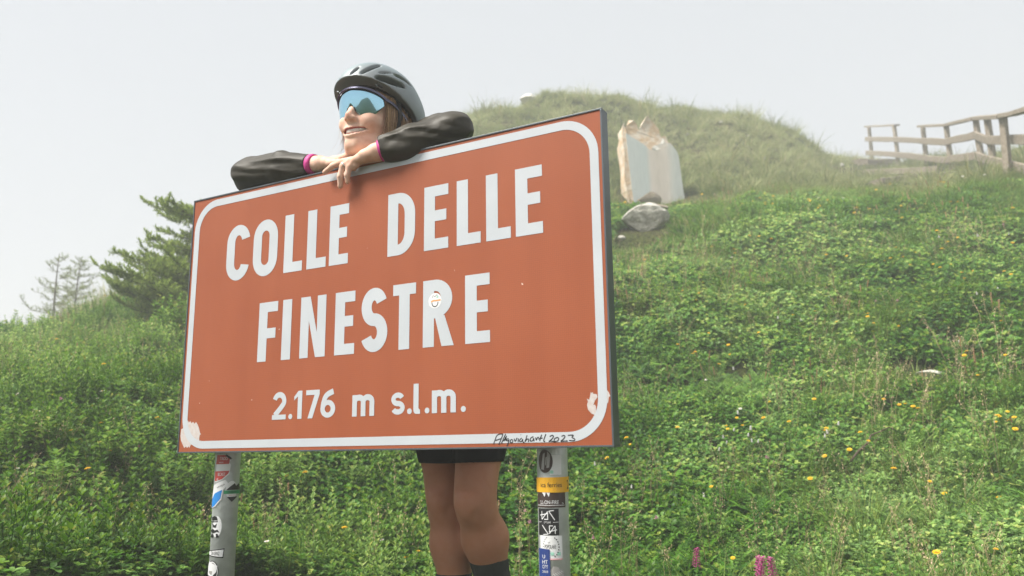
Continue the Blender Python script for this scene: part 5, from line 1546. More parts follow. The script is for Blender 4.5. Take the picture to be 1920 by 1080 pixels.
for pts, w in (([(673, 125), (666, 131), (658, 139)], .0058), ([(713, 122), (697, 127), (678, 137)], .0075), ([(711, 137), (722, 135.5), (734, 137)], .0040),
               ([(707, 145), (722, 148), (740, 154), (758, 162)], .0115), ([(740, 140), (756, 148), (771, 160)], .0085)):
    hits = [surf_hit(*q) for q in pts]; hits = [h for h in hits if h is not None]
    if len(hits) > 1: vents.append((spl(hits, 8), w))
for pts, w in vents:
    n = len(pts); rad = [w * (.45 + .55 * math.sin(math.pi * (i + .5) / n)) for i in range(n)]
    for dp in (0, .010, .020): hl.chain([p + (hp(-.016, 0, .03) - p) / np.linalg.norm(hp(-.016, 0, .03) - p) * dp for p in pts], rad, .002, 'cut')
    if abs((HA @ (pts[0] - H0))[1]) < .03: continue
    mir = [H0 + HA.T @ ((HA @ (p - H0)) * np.array([1, -1, 1])) for p in pts]     # the helmet is symmetric
    for dp in (0, .010, .020): hl.chain([p + (hp(-.016, 0, .03) - p) / np.linalg.norm(hp(-.016, 0, .03) - p) * dp for p in mir], rad, .002, 'cut')
slot(.000, 0, -.10, 0, .009)
m_helm, nt, b = new_mat('satin_slate_helmet')
tc = N(nt, 'ShaderNodeTexCoord'); lw = N(nt, 'ShaderNodeLayerWeight'); lw.inputs[0].default_value = .45
rc = ramp(nt, [(0, (.24, .25, .26)), (.5, (.21, .24, .25)), (1, (.24, .31, .33))]); nt.links.new(lw.outputs['Facing'], rc.inputs[0]); nt.links.new(rc.outputs[0], b.inputs['Base Color'])
b.inputs['Roughness'].default_value = .46; b.inputs['Metallic'].default_value = .3
m_liner = plain('black_foam', (.012, .012, .013), .8)
me, _ = hl.mesh('helmet', m_helm)
oh = bpy.data.objects.new('helmet', me); COL.objects.link(oh); put_under(oh, person)
ln = Field(np.arange(H0[0] - .17, H0[0] + .17, .0035), np.arange(H0[1] - .17, H0[1] + .17, .0035), np.arange(H0[2] - .06, H0[2] + .17, .0035))
ln.ell(hp(-.014, 0, .038), HA, (.115, .092, .106), .01)
ln.add(under, H0 - .25, H0 + .25, mode='map')
ln.ell(hp(-.012, 0, .030), HA, (.1005, .0795, .0955), .004, 'cut')
me, _ = ln.mesh('liner', m_liner)
o = bpy.data.objects.new('liner', me); COL.objects.link(o); put_under(o, oh)
m_strap = plain('black_strap', (.012, .012, .013), .7)
def band(name, pts, w, th, mat, parent, out=None):
    """flat strap along points, wide across the 'out' normal"""
    pts = [np.array(p, float) for p in pts]; V = []; F = []
    for i, p in enumerate(pts):
        d = pts[min(i + 1, len(pts) - 1)] - pts[max(i - 1, 0)]; d /= np.linalg.norm(d)
        o_ = (p - hp(-.01, 0, .0)) if out is None else out; o_ = o_ - d * (o_ @ d); o_ /= np.linalg.norm(o_); s_ = np.cross(d, o_)
        V += [p + s_ * w / 2 + o_ * th, p - s_ * w / 2 + o_ * th, p - s_ * w / 2, p + s_ * w / 2]
    for i in range(len(pts) - 1):
        for j in range(4): F.append((i * 4 + j, i * 4 + (j + 1) % 4, i * 4 + 4 + (j + 1) % 4, i * 4 + 4 + j))
    n = len(pts); F += [(0, 1, 2, 3), (4 * n - 1, 4 * n - 2, 4 * n - 3, 4 * n - 4)]
    return mesh_obj(name, V, F, mat, parent)
for s_ in (1, -1):
    band('strap', spl([hp(.018, s_ * .084, .046), hp(.008, s_ * .088, .008), hp(.006, s_ * .082, -.036), hp(.012, s_ * .064, -.076), hp(.024, s_ * .030, -.112), hp(.028, 0, -.121)]), .014, .002, m_strap, oh)
    band('strap', spl([hp(-.060, s_ * .082, .022), hp(-.045, s_ * .086, -.016), hp(-.015, s_ * .085, -.042), hp(.007, s_ * .080, -.048)]), .013, .002, m_strap, oh)
# --- glasses
m_lens, nt, b = new_mat('blue_mirror_lens')
b.inputs['Base Color'].default_value = (.36, .62, .76, 1); b.inputs['Metallic'].default_value = 1.0; b.inputs['Roughness'].default_value = .06
m_gl = plain('violet_green_frame', (.10, .10, .16), .25, .5)
glasses = empty('glasses', tuple(hp(.09, 0, .02))); put_under(glasses, person)
def lens_pt(th, u, r=0.0):
    R_ = .083 + r; th_ = th
    return hp(.025 + (R_ * math.cos(th_)) * 1.0 - .0035 * ((u - .018) / .03) ** 2 + .22 * (u - .022), R_ * math.sin(th_) * .98, u)
nu, nv = 44, 10; V = []; F = []
for i in range(nu + 1):
    t = -1 + 2 * i / nu; th = t * math.radians(66)
    topu = .050 - .021 * abs(t) ** 2.2
    ax = abs(t)
    botu = -.0205 + .034 * max(0, (ax - .45) / .55) ** 1.7                         # lower edge rises at the sides
    notch = .030 * math.exp(-(t / .145) ** 2)
    botu = botu + notch
    for j in range(nv + 1): V.append(lens_pt(th, botu + (topu - botu) * j / nv))
F = [(i * (nv + 1) + j, (i + 1) * (nv + 1) + j, (i + 1) * (nv + 1) + j + 1, i * (nv + 1) + j + 1) for i in range(nu) for j in range(nv)]
ol = mesh_obj('lens', V, F, m_lens, glasses, True); md = ol.modifiers.new('s', 'SOLIDIFY'); md.thickness = .0018; md.offset = -1
band('frame', [lens_pt(t * math.radians(67), .0515 - .021 * abs(t) ** 2.2, .0012) for t in np.linspace(-1, 1, 33)], .0065, .0035, m_gl, glasses)
for s_ in (1, -1):
    band('temple', spl([lens_pt(s_ * math.radians(66), .0300, .001), hp(.036, s_ * .083, .026), hp(.008, s_ * .086, .018), hp(-.018, s_ * .087, .008), hp(-.030, s_ * .085, .000)]), .0085, .003, m_gl, glasses)
    band('nose_pad', spl([hp(.098, s_ * .005, .016), hp(.100, s_ * .010, .002), hp(.094, s_ * .015, -.010)]), .004, .002, m_strap, glasses)
# --- hair: locks of fine strands from under the helmet
m_hair, nt, b = new_mat('light_brown_hair')
at_h = N(nt, 'ShaderNodeAttribute', attribute_name='leaf'); rc = ramp(nt, [(0, (.13, .065, .028)), (.5, (.34, .19, .085)), (1, (.60, .40, .21))])
nt.links.new(at_h.outputs['Fac'], rc.inputs[0]); nt.links.new(rc.outputs[0], b.inputs['Base Color']); b.inputs['Roughness'].default_value = .42
hair = PB(); random.seed(99)
def strand(pts, w):
    a = random.random(); pts = spl(pts, 14); o = len(hair.V); ph = U(0, 6.28); am = U(.001, .005)
    pts = [p + Fd * am * math.sin(ph + i * .8) * i / len(pts) + Ld * am * .6 * math.cos(ph + i * .6) * i / len(pts) for i, p in enumerate(pts)]
    for i, p in enumerate(pts):
        d = pts[min(i + 1, len(pts) - 1)] - pts[max(i - 1, 0)]; d /= np.linalg.norm(d) + 1e-9
        o_ = p - H0; sd = np.cross(d, o_); sd /= np.linalg.norm(sd) + 1e-9
        ww = w * (1 - .75 * i / len(pts))
        hair.V += [p + sd * ww, p + o_ / np.linalg.norm(o_) * ww * .8, p - sd * ww]; hair.A += [a] * 3
    for i in range(len(pts) - 1):
        j = o + 3 * i
        for k in (0, 1): hair.F += [(j + k, j + k + 1, j + k + 4), (j + k, j + k + 4, j + k + 3)]
def lock(n, roots, mids, ends, jr, jm, je, w=.0011):
    for _ in range(n):
        t = random.random()
        def pick(L_, j): 
            p = np.array(L_[0]) * (1 - t) + np.array(L_[1]) * t
            return hp(*(p + np.array([U(-j, j), U(-j, j), U(-j, j)])))
        strand([pick(roots, jr), pick(mids, jm), pick(ends, je)], w)
for s_ in (1, -1):
    lock(95, [(.048, .070 * s_, .045), (.018, .080 * s_, .045)], [(.044, .074 * s_, -.005), (.018, .082 * s_, -.010)], [(.034, .068 * s_, -.060), (.014, .076 * s_, -.066)], .003, .004, .012, .0009)
    lock(40, [(.004, .082 * s_, .030), (-.030, .082 * s_, .026)], [(-.004, .087 * s_, -.006), (-.036, .086 * s_, -.012)], [(-.020, .084 * s_, -.040), (-.060, .074 * s_, -.060)], .004, .006, .014, .0009)
    lock(120, [(-.040, .082 * s_, .020), (-.080, .076 * s_, .015)], [(-.046, .084 * s_, -.020), (-.085, .074 * s_, -.030)], [(-.050, .076 * s_, -.085), (-.085, .060 * s_, -.095)], .003, .005, .012)
lock(160, [(-.085, .065, .010), (-.085, -.065, .010)], [(-.098, .058, -.04), (-.098, -.058, -.04)], [(-.090, .045, -.10), (-.090, -.045, -.10)], .004, .006, .012, .0015)
for s_ in (1, -1):
    lock(26, [(.050, .070 * s_, .045), (-.02, .082 * s_, .035)], [(.048, .080 * s_, -.010), (-.02, .092 * s_, -.016)], [(.040, .076 * s_, -.075), (-.02, .092 * s_, -.070)], .006, .010, .022, .0006)
oh_ = hair.obj('hair', m_hair, person)
# ring on her finger
f = fingers()[1][0]; c = f[0] + (f[1] - f[0]) * .75; d = f[1] - f[0]; d /= np.linalg.norm(d); u = np.cross(d, (0, 0, 1)); u /= np.linalg.norm(u); v = np.cross(d, u)
V = []; F = []
for a_ in range(20):
    for b_ in range(6):
        t, q = 2 * math.pi * a_ / 20, 2 * math.pi * b_ / 6; rr = .0104 + .0011 * math.cos(q)
        V.append(c + (u * math.cos(t) + v * math.sin(t)) * rr + d * .0016 * math.sin(q))
for a_ in range(20):
    for b_ in range(6): F.append((a_ * 6 + b_, ((a_ + 1) % 20) * 6 + b_, ((a_ + 1) % 20) * 6 + (b_ + 1) % 6, a_ * 6 + (b_ + 1) % 6))
mesh_obj('ring', V, F, plain('silver', (.75, .75, .75), .2, 1.0), person, True)

# ------------------------------------------------------------------ flowers one can pick out
def petal_ring(p, c, n, L, W, tilt, a, d0=0.0):
    for k in range(n):
        t = 2 * math.pi * k / n + d0
        p.leaf(c, (math.cos(t), math.sin(t), tilt), (0, 0, 1), L, W, .1, a if a is not None else U(0, 1), .9)
def flower_mesh(kind, seed):
    random.seed(seed); st_ = PB(); hd = PB(); ce = PB()
    h = U(.19, .27) if kind != 'orchid' else .16
    top = np.array([U(-.012, .012), U(-.012, .012), h])
    st_.stem((0, 0, 0), top * .55, .0016, .3); st_.stem(top * .55, top, .0013, .3)
    for k in range(3): st_.leaf(top * U(.1, .5), rdir(10, 50), (0, 0, 1), .035, .010, .3)
    if kind == 'yellow':
        petal_ring(hd, top, 13, .0175, .0075, .16, None); petal_ring(hd, top + [0, 0, .002], 9, .012, .006, .4, None, .3)
        ce.blob(top + [0, 0, .003], .0055, .003, .8)
    elif kind == 'white':
        petal_ring(hd, top, 12, .0150, .0055, .1, None); ce.blob(top + [0, 0, .002], .0050, .0030, .5)
    elif kind == 'bistort':
        for k in range(26):
            z = k / 26 * .020; t = k * 2.4; hd.blob(top + [math.cos(t) * .0045 * (1 - .6 * k / 26), math.sin(t) * .0045 * (1 - .6 * k / 26), z], .0033, .0036)
        ce.blob(top, .003, .003, .5)
    elif kind == 'clover':
        for k in range(40):
            d = rdir(-20, 90); hd.leaf(top + d * .003, d, (0, 0, 1), .011, .003, 0)
        ce.blob(top, .004, .004, .5)
    else:
        for k in range(46):
            z = k / 46 * .075; t = k * 2.4; r = .013 * (1 - .65 * k / 46)
            c = top + [math.cos(t) * r, math.sin(t) * r, z - .015]
            hd.leaf(c - [math.cos(t) * .005, math.sin(t) * .005, 0], (math.cos(t), math.sin(t), .2), (0, 0, 1), .014, .010, .4); hd.leaf(c, (math.cos(t + .6), math.sin(t + .6), .6), (0, 0, 1), .010, .006, .2)
        ce.stem(top - [0, 0, .01], top + [0, 0, .05], .003, .4)
    return st_, hd, ce
m_stem = leaf_mat('flower_stem', [(0, (.09, .16, .03)), (1, (.18, .24, .05))], single=True)
def petal_mat(name, c0, c1): return leaf_mat(name, [(0, c0), (1, c1)], .55, .2, 0, single=True)
m_yel = petal_mat('yellow_petal', (.82, .50, .008), (.86, .62, .02)); m_yc = plain('orange_centre', (.62, .24, .01), .8)
m_whp = petal_mat('white_petal', (.72, .70, .66), (.80, .79, .77)); m_wc = plain('yellow_centre', (.60, .38, .03), .8)
m_orc = petal_mat('pink_petal', (.48, .055, .24), (.66, .16, .40)); m_clv = petal_mat('clover_pink', (.50, .20, .32), (.62, .38, .44))
FL = {}
for kind, pm, cm in (('yellow', m_yel, m_yc), ('white', m_whp, m_wc), ('bistort', m_whp, m_whp), ('clover', m_clv, m_clv), ('orchid', m_orc, m_orc)):
    FL[kind] = []
    for v in range(4):
        a_, b_, c_ = flower_mesh(kind, 900 + v * 7 + len(kind))
        FL[kind].append((a_.mesh('stem', m_stem), b_.mesh('petals', pm), c_.mesh('centre', cm)))
spots = {'yellow': [], 'white': [], 'bistort': [], 'clover': [], 'orchid': []}
def crop(kind, sc, ox, oy, pts):
    for x, y in pts: spots[kind].append((ox + x / sc, oy + y / sc))
crop('yellow', 3.6, 1140, 330, [(655, 163), (20, 258), (70, 240), (95, 232), (125, 222), (120, 240), (170, 225), (205, 242), (990, 208), (1020, 235), (937, 230), (1075, 235), (1108, 243), (1137, 235), (1150, 185), (1073, 167), (1240, 172), (1333, 238), (1385, 228), (1430, 238), (740, 525), (877, 523), (845, 547), (957, 480), (1047, 470), (1143, 466), (1108, 557), (653, 777), (550, 832), (633, 848), (595, 866), (945, 905), (295, 618), (1265, 990), (1390, 980)])
crop('yellow', 3.6, 1520, 330, [(440, 158), (545, 115), (885, 128), (900, 120), (772, 225), (590, 255), (620, 258), (322, 288), (355, 273), (405, 265), (640, 314), (945, 257), (998, 258), (1355, 290), (1343, 390), (870, 427), (872, 447), (962, 438), (1020, 453), (922, 487), (900, 535), (1348, 500), (467, 580), (580, 600), (525, 606), (650, 607), (667, 645), (847, 643), (893, 686), (975, 670), (1040, 703), (1085, 678), (1340, 687), (1363, 724), (807, 780), (1085, 765), (718, 905), (977, 957), (415, 1000), (120, 593), (285, 595), (125, 188), (68, 240), (20, 228), (620, 555), (712, 540), (795, 568)])
crop('yellow', 4.155, 1140, 600, [(813, 157), (545, 235), (677, 297), (707, 322), (965, 235), (985, 297), (1205, 132), (893, 420), (1315, 713), (1268, 812), (1050, 847), (1065, 903), (972, 920), (573, 902), (203, 1008), (1440, 860)])
crop('yellow', 4.155, 1520, 600, [(250, 95), (507, 118), (480, 32), (1277, 135), (1520, 135), (1215, 325), (1280, 345), (1560, 372), (1290, 488), (560, 703), (805, 735), (720, 720), (778, 755), (870, 765), (1480, 850), (1540, 815), (1500, 835), (1610, 860), (1595, 850), (125, 945), (455, 1015), (1465, 855), (35, 715), (700, 92)])
crop('yellow', 4.155, 1080, 820, [(452, 93), (215, 150), (1080, 430), (1248, 1000), (300, 190), (1218, 5)])
crop('yellow', 4.155, 1500, 820, [(535, 100), (408, 195), (290, 235), (88, 365), (755, 430), (1000, 463), (1597, 538), (1225, 570), (1520, 990), (1115, 1020), (1690, 42), (210, 30)])
crop('yellow', 3.085, 0, 350, [(611, 705), (307, 773), (572, 886), (190, 1010), (337, 962)])
crop('yellow', 2.7, 0, 680, [(538, 107), (277, 243), (400, 385), (398, 405), (425, 442), (583, 422), (647, 433), (520, 360), (478, 357), (620, 445), (820, 335), (838, 335), (603, 530), (213, 893), (147, 925), (137, 957), (5, 655), (497, 662)])
crop('yellow', 4.5, 440, 840, [(910, 63), (890, 95), (645, 303), (490, 297), (530, 318), (490, 468), (812, 745), (833, 775), (940, 865), (1565, 935), (1495, 1070)])
crop('white', 3.6, 1140, 330, [(845, 610), (670, 325), (720, 505), (540, 172), (720, 180), (770, 178), (1278, 73), (1320, 500)])
crop('white', 3.6, 1520, 330, [(218, 210), (70, 190), (90, 195), (115, 370), (290, 400), (265, 592), (1060, 80), (1080, 90), (1190, 75), (430, 365)])
crop('white', 4.155, 1140, 600, [(780, 515), (1050, 765)])
crop('white', 3.085, 0, 350, [(170, 870), (513, 888), (772, 690), (905, 640), (125, 973), (670, 812), (275, 830)])
crop('white', 2.7, 0, 680, [(545, 255), (510, 247), (248, 272), (250, 300), (150, 217), (75, 617), (40, 940), (190, 45), (220, 38), (950, 770)])
crop('white', 4.5, 440, 840, [(297, 1000), (1348, 910)])
crop('bistort', 4.155, 1140, 600, [(1335, 90), (1005, 487), (1110, 915), (970, 1035), (1093, 1060), (1150, 1068), (1553, 75)])
crop('bistort', 3.6, 1520, 330, [(860, 528), (1195, 530), (1362, 462), (1264, 848), (1200, 907)])
crop('bistort', 4.155, 1080, 820, [(1072, 195), (1187, 195), (1220, 123), (1343, 150), (1397, 155), (205, 380), (463, 592), (1000, 570)])
crop('bistort', 4.155, 1500, 820, [(287, 85), (205 + 0, 180)])
crop('bistort', 4.155, 1520, 600, [(1258, 327), (205, 1000)])
crop('clover', 3.6, 1520, 330, [(1297, 425), (435, 905), (570, 925), (500, 365)]); crop('clover', 2.7, 0, 680, [(323, 318), (685, 555)]); crop('clover', 3.085, 0, 350, [(505, 855)])
crop('clover', 4.154, 720, 820, [(1068, 690), (1072, 795)]); crop('clover', 4.155, 1080, 820, [(1548, 283), (690, 840), (160, 915)])
crop('orchid', 4.155, 1080, 820, [(930, 990), (1398, 1060), (1458, 1025), (1610, 1085)])
info = {'yellow': ('yellow_flower', 'golden yellow flower', 'yellow flowers'),
        'white': ('white_flower', 'small white daisy like flower', 'white flowers'),
        'bistort': ('white_flower_spike', 'small white flower spike', 'white flower spikes'),
        'clover': ('clover_flower', 'round dusky pink flower head', 'pink clover heads'),
        'orchid': ('pink_orchid', 'bright magenta flower spike', 'magenta flower spikes')}
random.seed(5)
for kind, lst in spots.items():
    nm, lab, grp = info[kind]
    for px, py in lst:
        if 340 < px < 1150 and py < 838: continue
        h = ground_hit(px, py)
        if h is None: continue
        k = random.randrange(4); d = math.hypot(h[0] - CAM[0], h[1] - CAM[1])
        # the flower head is what was measured: its foot stands nearer, lower on the slope
        sc = {'yellow': U(.55, .85), 'white': U(.55, .85), 'bistort': U(.7, 1.0), 'clover': U(.75, 1.0), 'orchid': U(.85, 1.0)}[kind] * (1.0 if d < 7 else 1.0 + .35 * min(1, (d - 7) / 4))
        g = ground_hit(px, py + (.22 if kind == 'orchid' else .15) * sc * FPX / d)
        if g is not None: h = g
        e = empty(nm, tuple(h), U(0, 6.28)); e.scale = (sc,) * 3
        e.rotation_mode = 'ZXY'; fc = math.atan2(CAM[1] - h[1], CAM[0] - h[0]) + math.pi / 2 + U(-.9, .9)
        e.rotation_euler = (U(.15, .65) if kind in ('yellow', 'white') else U(-.1, .2), U(-.2, .2), fc)
        if px < 400: where = 'on the bank left of the sign'
        elif px < 1100: where = 'on the bank behind the legs and posts'
        elif px < 1250 and py < 480: where = 'beside the lichen boulder'
        elif d > 8.3: where = 'along the brow right of the standing stone' if px < 1560 else 'along the brow below the fence'
        elif d > 6.6: where = 'high on the bank between sign and stone slope' if px < 1500 else 'high on the bank below the timber steps'
        elif d > 4.9: where = 'half way up the bank next to the sign edge' if px < 1500 else 'around the pale flat stone'
        else: where = 'low on the bank right of the posts'
        tag(e, lab + ', ' + where, 'flower', grp + ' ' + where)
        for pn, me in zip(('stem', 'petals', 'centre'), FL[kind][k]):
            o = bpy.data.objects.new(pn, me); COL.objects.link(o); o.parent = e

# ------------------------------------------------------------------ shrubs, tufts, fern, twigs
m_bark = plain('brown_bark', (.085, .060, .040), .9, noise=.3, nscale=40)
def shrub(px, py, hgt, wid, nst, label, seed, mat=None, leafL=.034):
    h = ground_hit(px, py)
    if h is None: return
    random.seed(seed); lf = PB(); sm = PB()
    for _ in range(nst):
        az = U(0, 6.283); d = np.array([math.cos(az) * U(.1, .9) * wid / hgt, math.sin(az) * U(.1, .9) * wid / hgt, 1.0]); d /= np.linalg.norm(d)
        q = np.array([h[0] + U(-.06, .06), h[1] + U(-.06, .06), h[2] - .03]); L = hgt * U(.6, 1.05); ns = 10
        for k in range(ns):
            q2 = q + d * L / ns; sm.stem(q, q2, .0028 * (1 - .07 * k), .5)
            d = d + np.array([U(-.12, .12), U(-.12, .12), .06]); d /= np.linalg.norm(d)
            if k > 1:
                for s_ in range(4):
                    a_ = k * 2.4 + s_ * 1.6; ld = np.array([math.cos(a_), math.sin(a_), U(.1, .8)]); l = leafL * U(.7, 1.15)
                    lf.leaf(q2 + d * U(0, L / ns), ld, (0, 0, 1), l, l * U(.40, .52), U(0, .5), min(1, U(0, .7) + .3 * k / ns), .5)
            q = q2
    e = empty('shrub', tuple(h)); tag(e, label, 'shrub')
    lf.obj('foliage', mat or m_sprig1, e); sm.obj('stems', m_bark, e)
shrub(120, 1010, .34, .30, 26, 'leafy low willow shrub at the left foot of the bank', 1, leafL=.036)
shrub(330, 985, .36, .28, 24, 'leafy shrub with pale shoots standing left of the sticker covered post', 2)
shrub(215, 905, .30, .30, 22, 'low shrub with reddish shoot tips below the fern on the left bank', 3)
shrub(40, 890, .32, .28, 20, 'low leafy shrub beside the white flower cluster on the left bank', 4)
shrub(320, 650, .42, .45, 26, 'rounded green shrub right below the spreading conifer', 5, leafL=.042)
shrub(520, 965, .28, .22, 16, 'small pale green shrub between the post and the bare hollow', 6)
shrub(1540, 290, .50, .7, 60, 'small bush on the shoulder of the mound beside the path', 7, leafL=.035)
shrub(1195, 610, .26, .26, 16, 'low leafy plant beside the edge of the sign', 8, m_herb1, .045)
def tuft(px, py, n, L0, L1, label, seed, spread_=.10):
    h = ground_hit(px, py)
    if h is None: return
    random.seed(seed); p = PB()
    for _ in range(n):
        az = U(0, 6.283); r = spread_ * math.sqrt(random.random())
        x = h[0] + r * math.cos(az); y = h[1] + r * math.sin(az)
        d = np.array([math.cos(az) * U(.1, .8), math.sin(az) * U(.1, .8), 1.0])
        p.blade((x, y, float(ground_z(x, y)) - .01), d, U(L0, L1), U(.003, .005), U(.3, 1.4), U(0, .75))
    tag(p.obj('grass_tuft', m_grass1), label, 'grass')
tuft(1465, 925, 340, .14, .30, 'large bright green grass tuft above the magenta flower spikes', 11, .20)
tuft(1640, 745, 200, .12, .26, 'grass tuft beside the pale flat stone', 12, .15)
tuft(1720, 735, 110, .10, .22, 'small grass tuft in front of the pale flat stone', 17, .09)
tuft(1205, 955, 60, .12, .24, 'star shaped yellow green grass tuft right of the post', 13, .04)
tuft(1620, 1020, 260, .14, .30, 'dark green grass tuft at the foot of the bank', 14, .16)
tuft(1700, 890, 160, .08, .18, 'grass tuft under the rusty seed spikes', 15, .14)
tuft(700, 1060, 120, .16, .32, 'thin long grass tuft left of the crossed legs', 16, .14)
tuft(560, 1075, 120, .16, .32, 'thin long grass tuft right of the sticker covered post', 18, .14)
# fern
h = ground_hit(165, 795); random.seed(21); p = PB()
for _ in range(7):
    az = U(0, 6.283); d = np.array([math.cos(az), math.sin(az), U(.7, 1.2)]); d /= np.linalg.norm(d); L = U(.20, .30)
    side = np.cross(d, (0, 0, 1)); side /= np.linalg.norm(side); a = U(.5, .95); prev = np.array(h)
    for k in range(16):
        f = (k + 1) / 16; q = np.array(h) + d * L * f - np.array([0, 0, .10 * f * f]); p.stem(prev, q, .0015, .3); prev = q
        w = .055 * math.sin(math.pi * (.12 + .86 * f)) + .004
        for sg in (-1, 1): p.leaf(q, side * sg + d * .35, (0, 0, 1), w, w * .30, .25, a)
tag(p.obj('fern', m_sprig1), 'pale green fern fronds spreading on the left bank', 'fern')
def twig(a_, b_, r, label, seed):
    g0 = ground_hit(*a_); g1 = ground_hit(*b_)
    if g0 is None or g1 is None: return
    random.seed(seed); pts = []
    for k in range(7):
        t = k / 6; q = g0 * (1 - t) + g1 * t; q = q + np.array([U(-.012, .012), U(-.012, .012), .09 + .05 * math.sin(3.1 * t) + U(-.008, .008)]); pts.append(q)
    V = []; F = []
    for i, q in enumerate(pts):
        d = pts[min(i + 1, 6)] - pts[max(i - 1, 0)]; d /= np.linalg.norm(d); u = np.cross(d, (0, 0, 1)); u /= np.linalg.norm(u); v = np.cross(d, u)
        for k in range(6): V.append(q + (u * math.cos(k * 1.047) + v * math.sin(k * 1.047)) * r * (1 - .09 * i))
    for i in range(6):
        for k in range(6): F.append((i * 6 + k, i * 6 + (k + 1) % 6, i * 6 + 6 + (k + 1) % 6, i * 6 + 6 + k))
    F += [tuple(range(6))[::-1], tuple(range(36, 42))]
    tag(mesh_obj('twig', V, F, m_bark, None, True), label, 'twig')
twig((1602, 905), (1682, 838), .006, 'bare brown twig lying across the herbs on the bank', 1)
twig((592, 868), (626, 846), .006, 'pale bare stick poking out of the bank under the sign', 2)

# ------------------------------------------------------------------ conifers
m_needle = leaf_mat('needle', [(0, (.14, .23, .04)), (.5, (.26, .37, .07)), (1, (.38, .47, .10))], .55, .25, .15, single=True)
m_needle2 = leaf_mat('larch_needle', [(0, (.17, .23, .08)), (1, (.30, .36, .14))], .55, .25, .15, single=True)
m_trunk = plain('grey_bark', (.10, .085, .065), .9, noise=.35, nscale=30, bump=.5, bscale=60)
def conifer(name, base, hgt, limbs, mat, label, seed, needle=.035, dens=1.0, group=None, nw=.13):
    """limbs: list of (height on the trunk, end point); each limb carries side twigs full of needles"""
    random.seed(seed); cr = PB(); base = np.array(base, float)
    e = empty(name, tuple(base)); tag(e, label, 'tree', group)
    for z0, end in limbs:
        wd = PB(); a_ = base + np.array([0, 0, z0]); end = np.array(end, float); L = np.linalg.norm(end - a_); n = max(4, int(L / .05)); prev = a_; wob = [U(-.05, .05), U(-.05, .05), U(-.03, .03)]
        for k in range(1, n + 1):
            t = k / n; q = a_ + (end - a_) * t + np.array([wob[0] * math.sin(4 * t), wob[1] * math.sin(5 * t + 1), -.10 * L * math.sin(math.pi * t) + .08 * L * t * t + wob[2] * math.sin(6 * t)]); wd.stem(prev, q, .007 * (1 - .75 * t) + .0015, .3)
            d = q - prev; d /= np.linalg.norm(d); side = np.cross(d, (0, 0, 1)); side /= np.linalg.norm(side) + 1e-9
            for s_ in (-1, 1):
                if random.random() > .85 * dens + .1: continue
                tw = U(.05, .26) * (1 - .55 * t) * (.6 + .4 * min(1, L / .8)); td = side * s_ * U(.3, 1) + d * U(.3, 1.0) + np.array([0, 0, U(-.15, .75)]); td /= np.linalg.norm(td)
                e2 = q + td * tw; wd.stem(q, e2, .0020, .3); m = int(tw / .007 * dens) + 3
                for j in range(m):
                    c = q + td * tw * (j + .5) / m
                    nd = td * U(.4, 1.0) + rdir(-40, 90) * .9; cr.leaf(c, nd, (0, 0, 1), needle * U(.6, 1.1), needle * nw, .1, U(0, 1))
            for j in range(int(6 * dens)):
                nd = d * U(.2, .9) + rdir(-30, 90) * .9; cr.leaf(prev + (q - prev) * U(0, 1), nd, (0, 0, 1), needle * U(.6, 1.1), needle * nw, .1, U(0, 1))
            prev = q
        wd.obj('branch', m_trunk, e)
    V = []; F = []; nr = 8
    for k in range(9):
        t = k / 8; c = base + np.array([.02 * math.sin(3 * t + seed), .02 * math.cos(2 * t + seed) - .02, hgt * t - .12 * (1 - t)]); r = (.030 if hgt > 1.6 else .017) * hgt * (1 - t) ** .8 + .003
        for j in range(nr): V.append(c + np.array([math.cos(j * 6.283 / nr), math.sin(j * 6.283 / nr), 0]) * r)
    for k in range(8):
        for j in range(nr): F.append((k * nr + j, k * nr + (j + 1) % nr, (k + 1) * nr + (j + 1) % nr, (k + 1) * nr + j))
    F.append(tuple(range(8 * nr, 9 * nr)))
    mesh_obj('trunk', V, F, m_trunk, e, True)
    cr.obj('crown', mat, e)
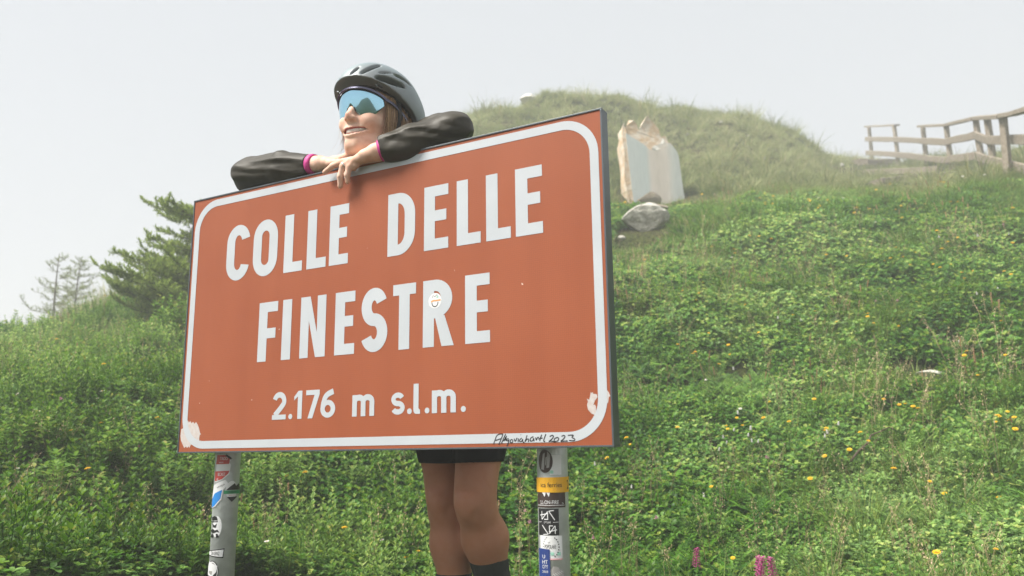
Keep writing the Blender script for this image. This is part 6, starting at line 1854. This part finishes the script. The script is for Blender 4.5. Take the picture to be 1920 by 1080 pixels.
def cone_limbs(base, hgt, wid, n, seed, z0=.05):
    random.seed(seed); out = []
    for k in range(n):
        t = (k + .5) / n; az = k * 2.4 + U(-.4, .4); L = wid * (1 - t) ** .8 * U(.75, 1.15) + .04
        out.append((hgt * (z0 + (.97 - z0) * t) - .02, np.array(base) + np.array([math.cos(az) * L, math.sin(az) * L, hgt * (z0 + (.97 - z0) * t) + L * U(-.05, .25)])))
    return out
b1 = ground_hit(408, 606, 8.5) if ground_hit(408, 606, 8.5) is not None else at_d(408, 600, 10.2)
D1 = math.hypot(b1[0] - CAM[0], b1[1] - CAM[1])
limbs = []
for (yt, ex, ey, dd) in ((398, 268, 392, -.1), (402, 300, 408, .35), (408, 318, 388, -.4), (440, 300, 440, .2), (455, 285, 462, -.35), (470, 262, 478, .1), (492, 212, 487, -.1), (500, 235, 505, .4), (512, 182, 514, .0), (520, 215, 526, -.4),
                         (535, 200, 540, .3), (548, 205, 556, -.2), (560, 225, 566, .3), (575, 215, 576, 0), (565, 250, 560, -.5), (540, 262, 530, .5), (500, 290, 500, -.5), (520, 300, 512, .6), (580, 260, 584, -.3), (585, 300, 580, -.5)):
    z0 = at_d(408, yt, D1)[2] - b1[2]; limbs.append((z0, at_d(ex, ey, D1 + dd)))
    for _ in range(2): limbs.append((z0 + U(-.04, .04), at_d(ex + U(5, 75), max(ey + U(-16, 16), 396), D1 + dd + U(-.5, .5))))
hg = at_d(408, 392, D1)[2] - b1[2]
limbs += [(z, np.array(p)) for z, p in cone_limbs(b1, hg, .75, 16, 3) if (np.array(p) - b1) @ RC[0] > -.1 and (p[2] < at_d(408, 400, D1)[2])]
conifer('spreading_conifer', b1, hg, limbs, m_needle, 'spreading dark green conifer half hidden behind the left edge of the sign', 4, .046, 2.4, None, .24)
for i, (px, yt, lab) in enumerate(((102, 474, 'thin young larch fading into fog, the one with long low branches'), (141, 482, 'fuller young larch fading into fog beside the thin one'))):
    b = at_d(px, 612, 15.5 + i * .8); b[2] = float(ground_z(b[0], b[1]))
    hg = at_d(px, yt, 15.5 + i * .8)[2] - b[2]
    conifer('young_larch', b, hg, cone_limbs(b, hg, .62 if i == 0 else .52, 20 if i == 0 else 26, 30 + i), m_needle2, lab, 40 + i, .050, .9 if i == 0 else 1.2, 'young larches in the fog')
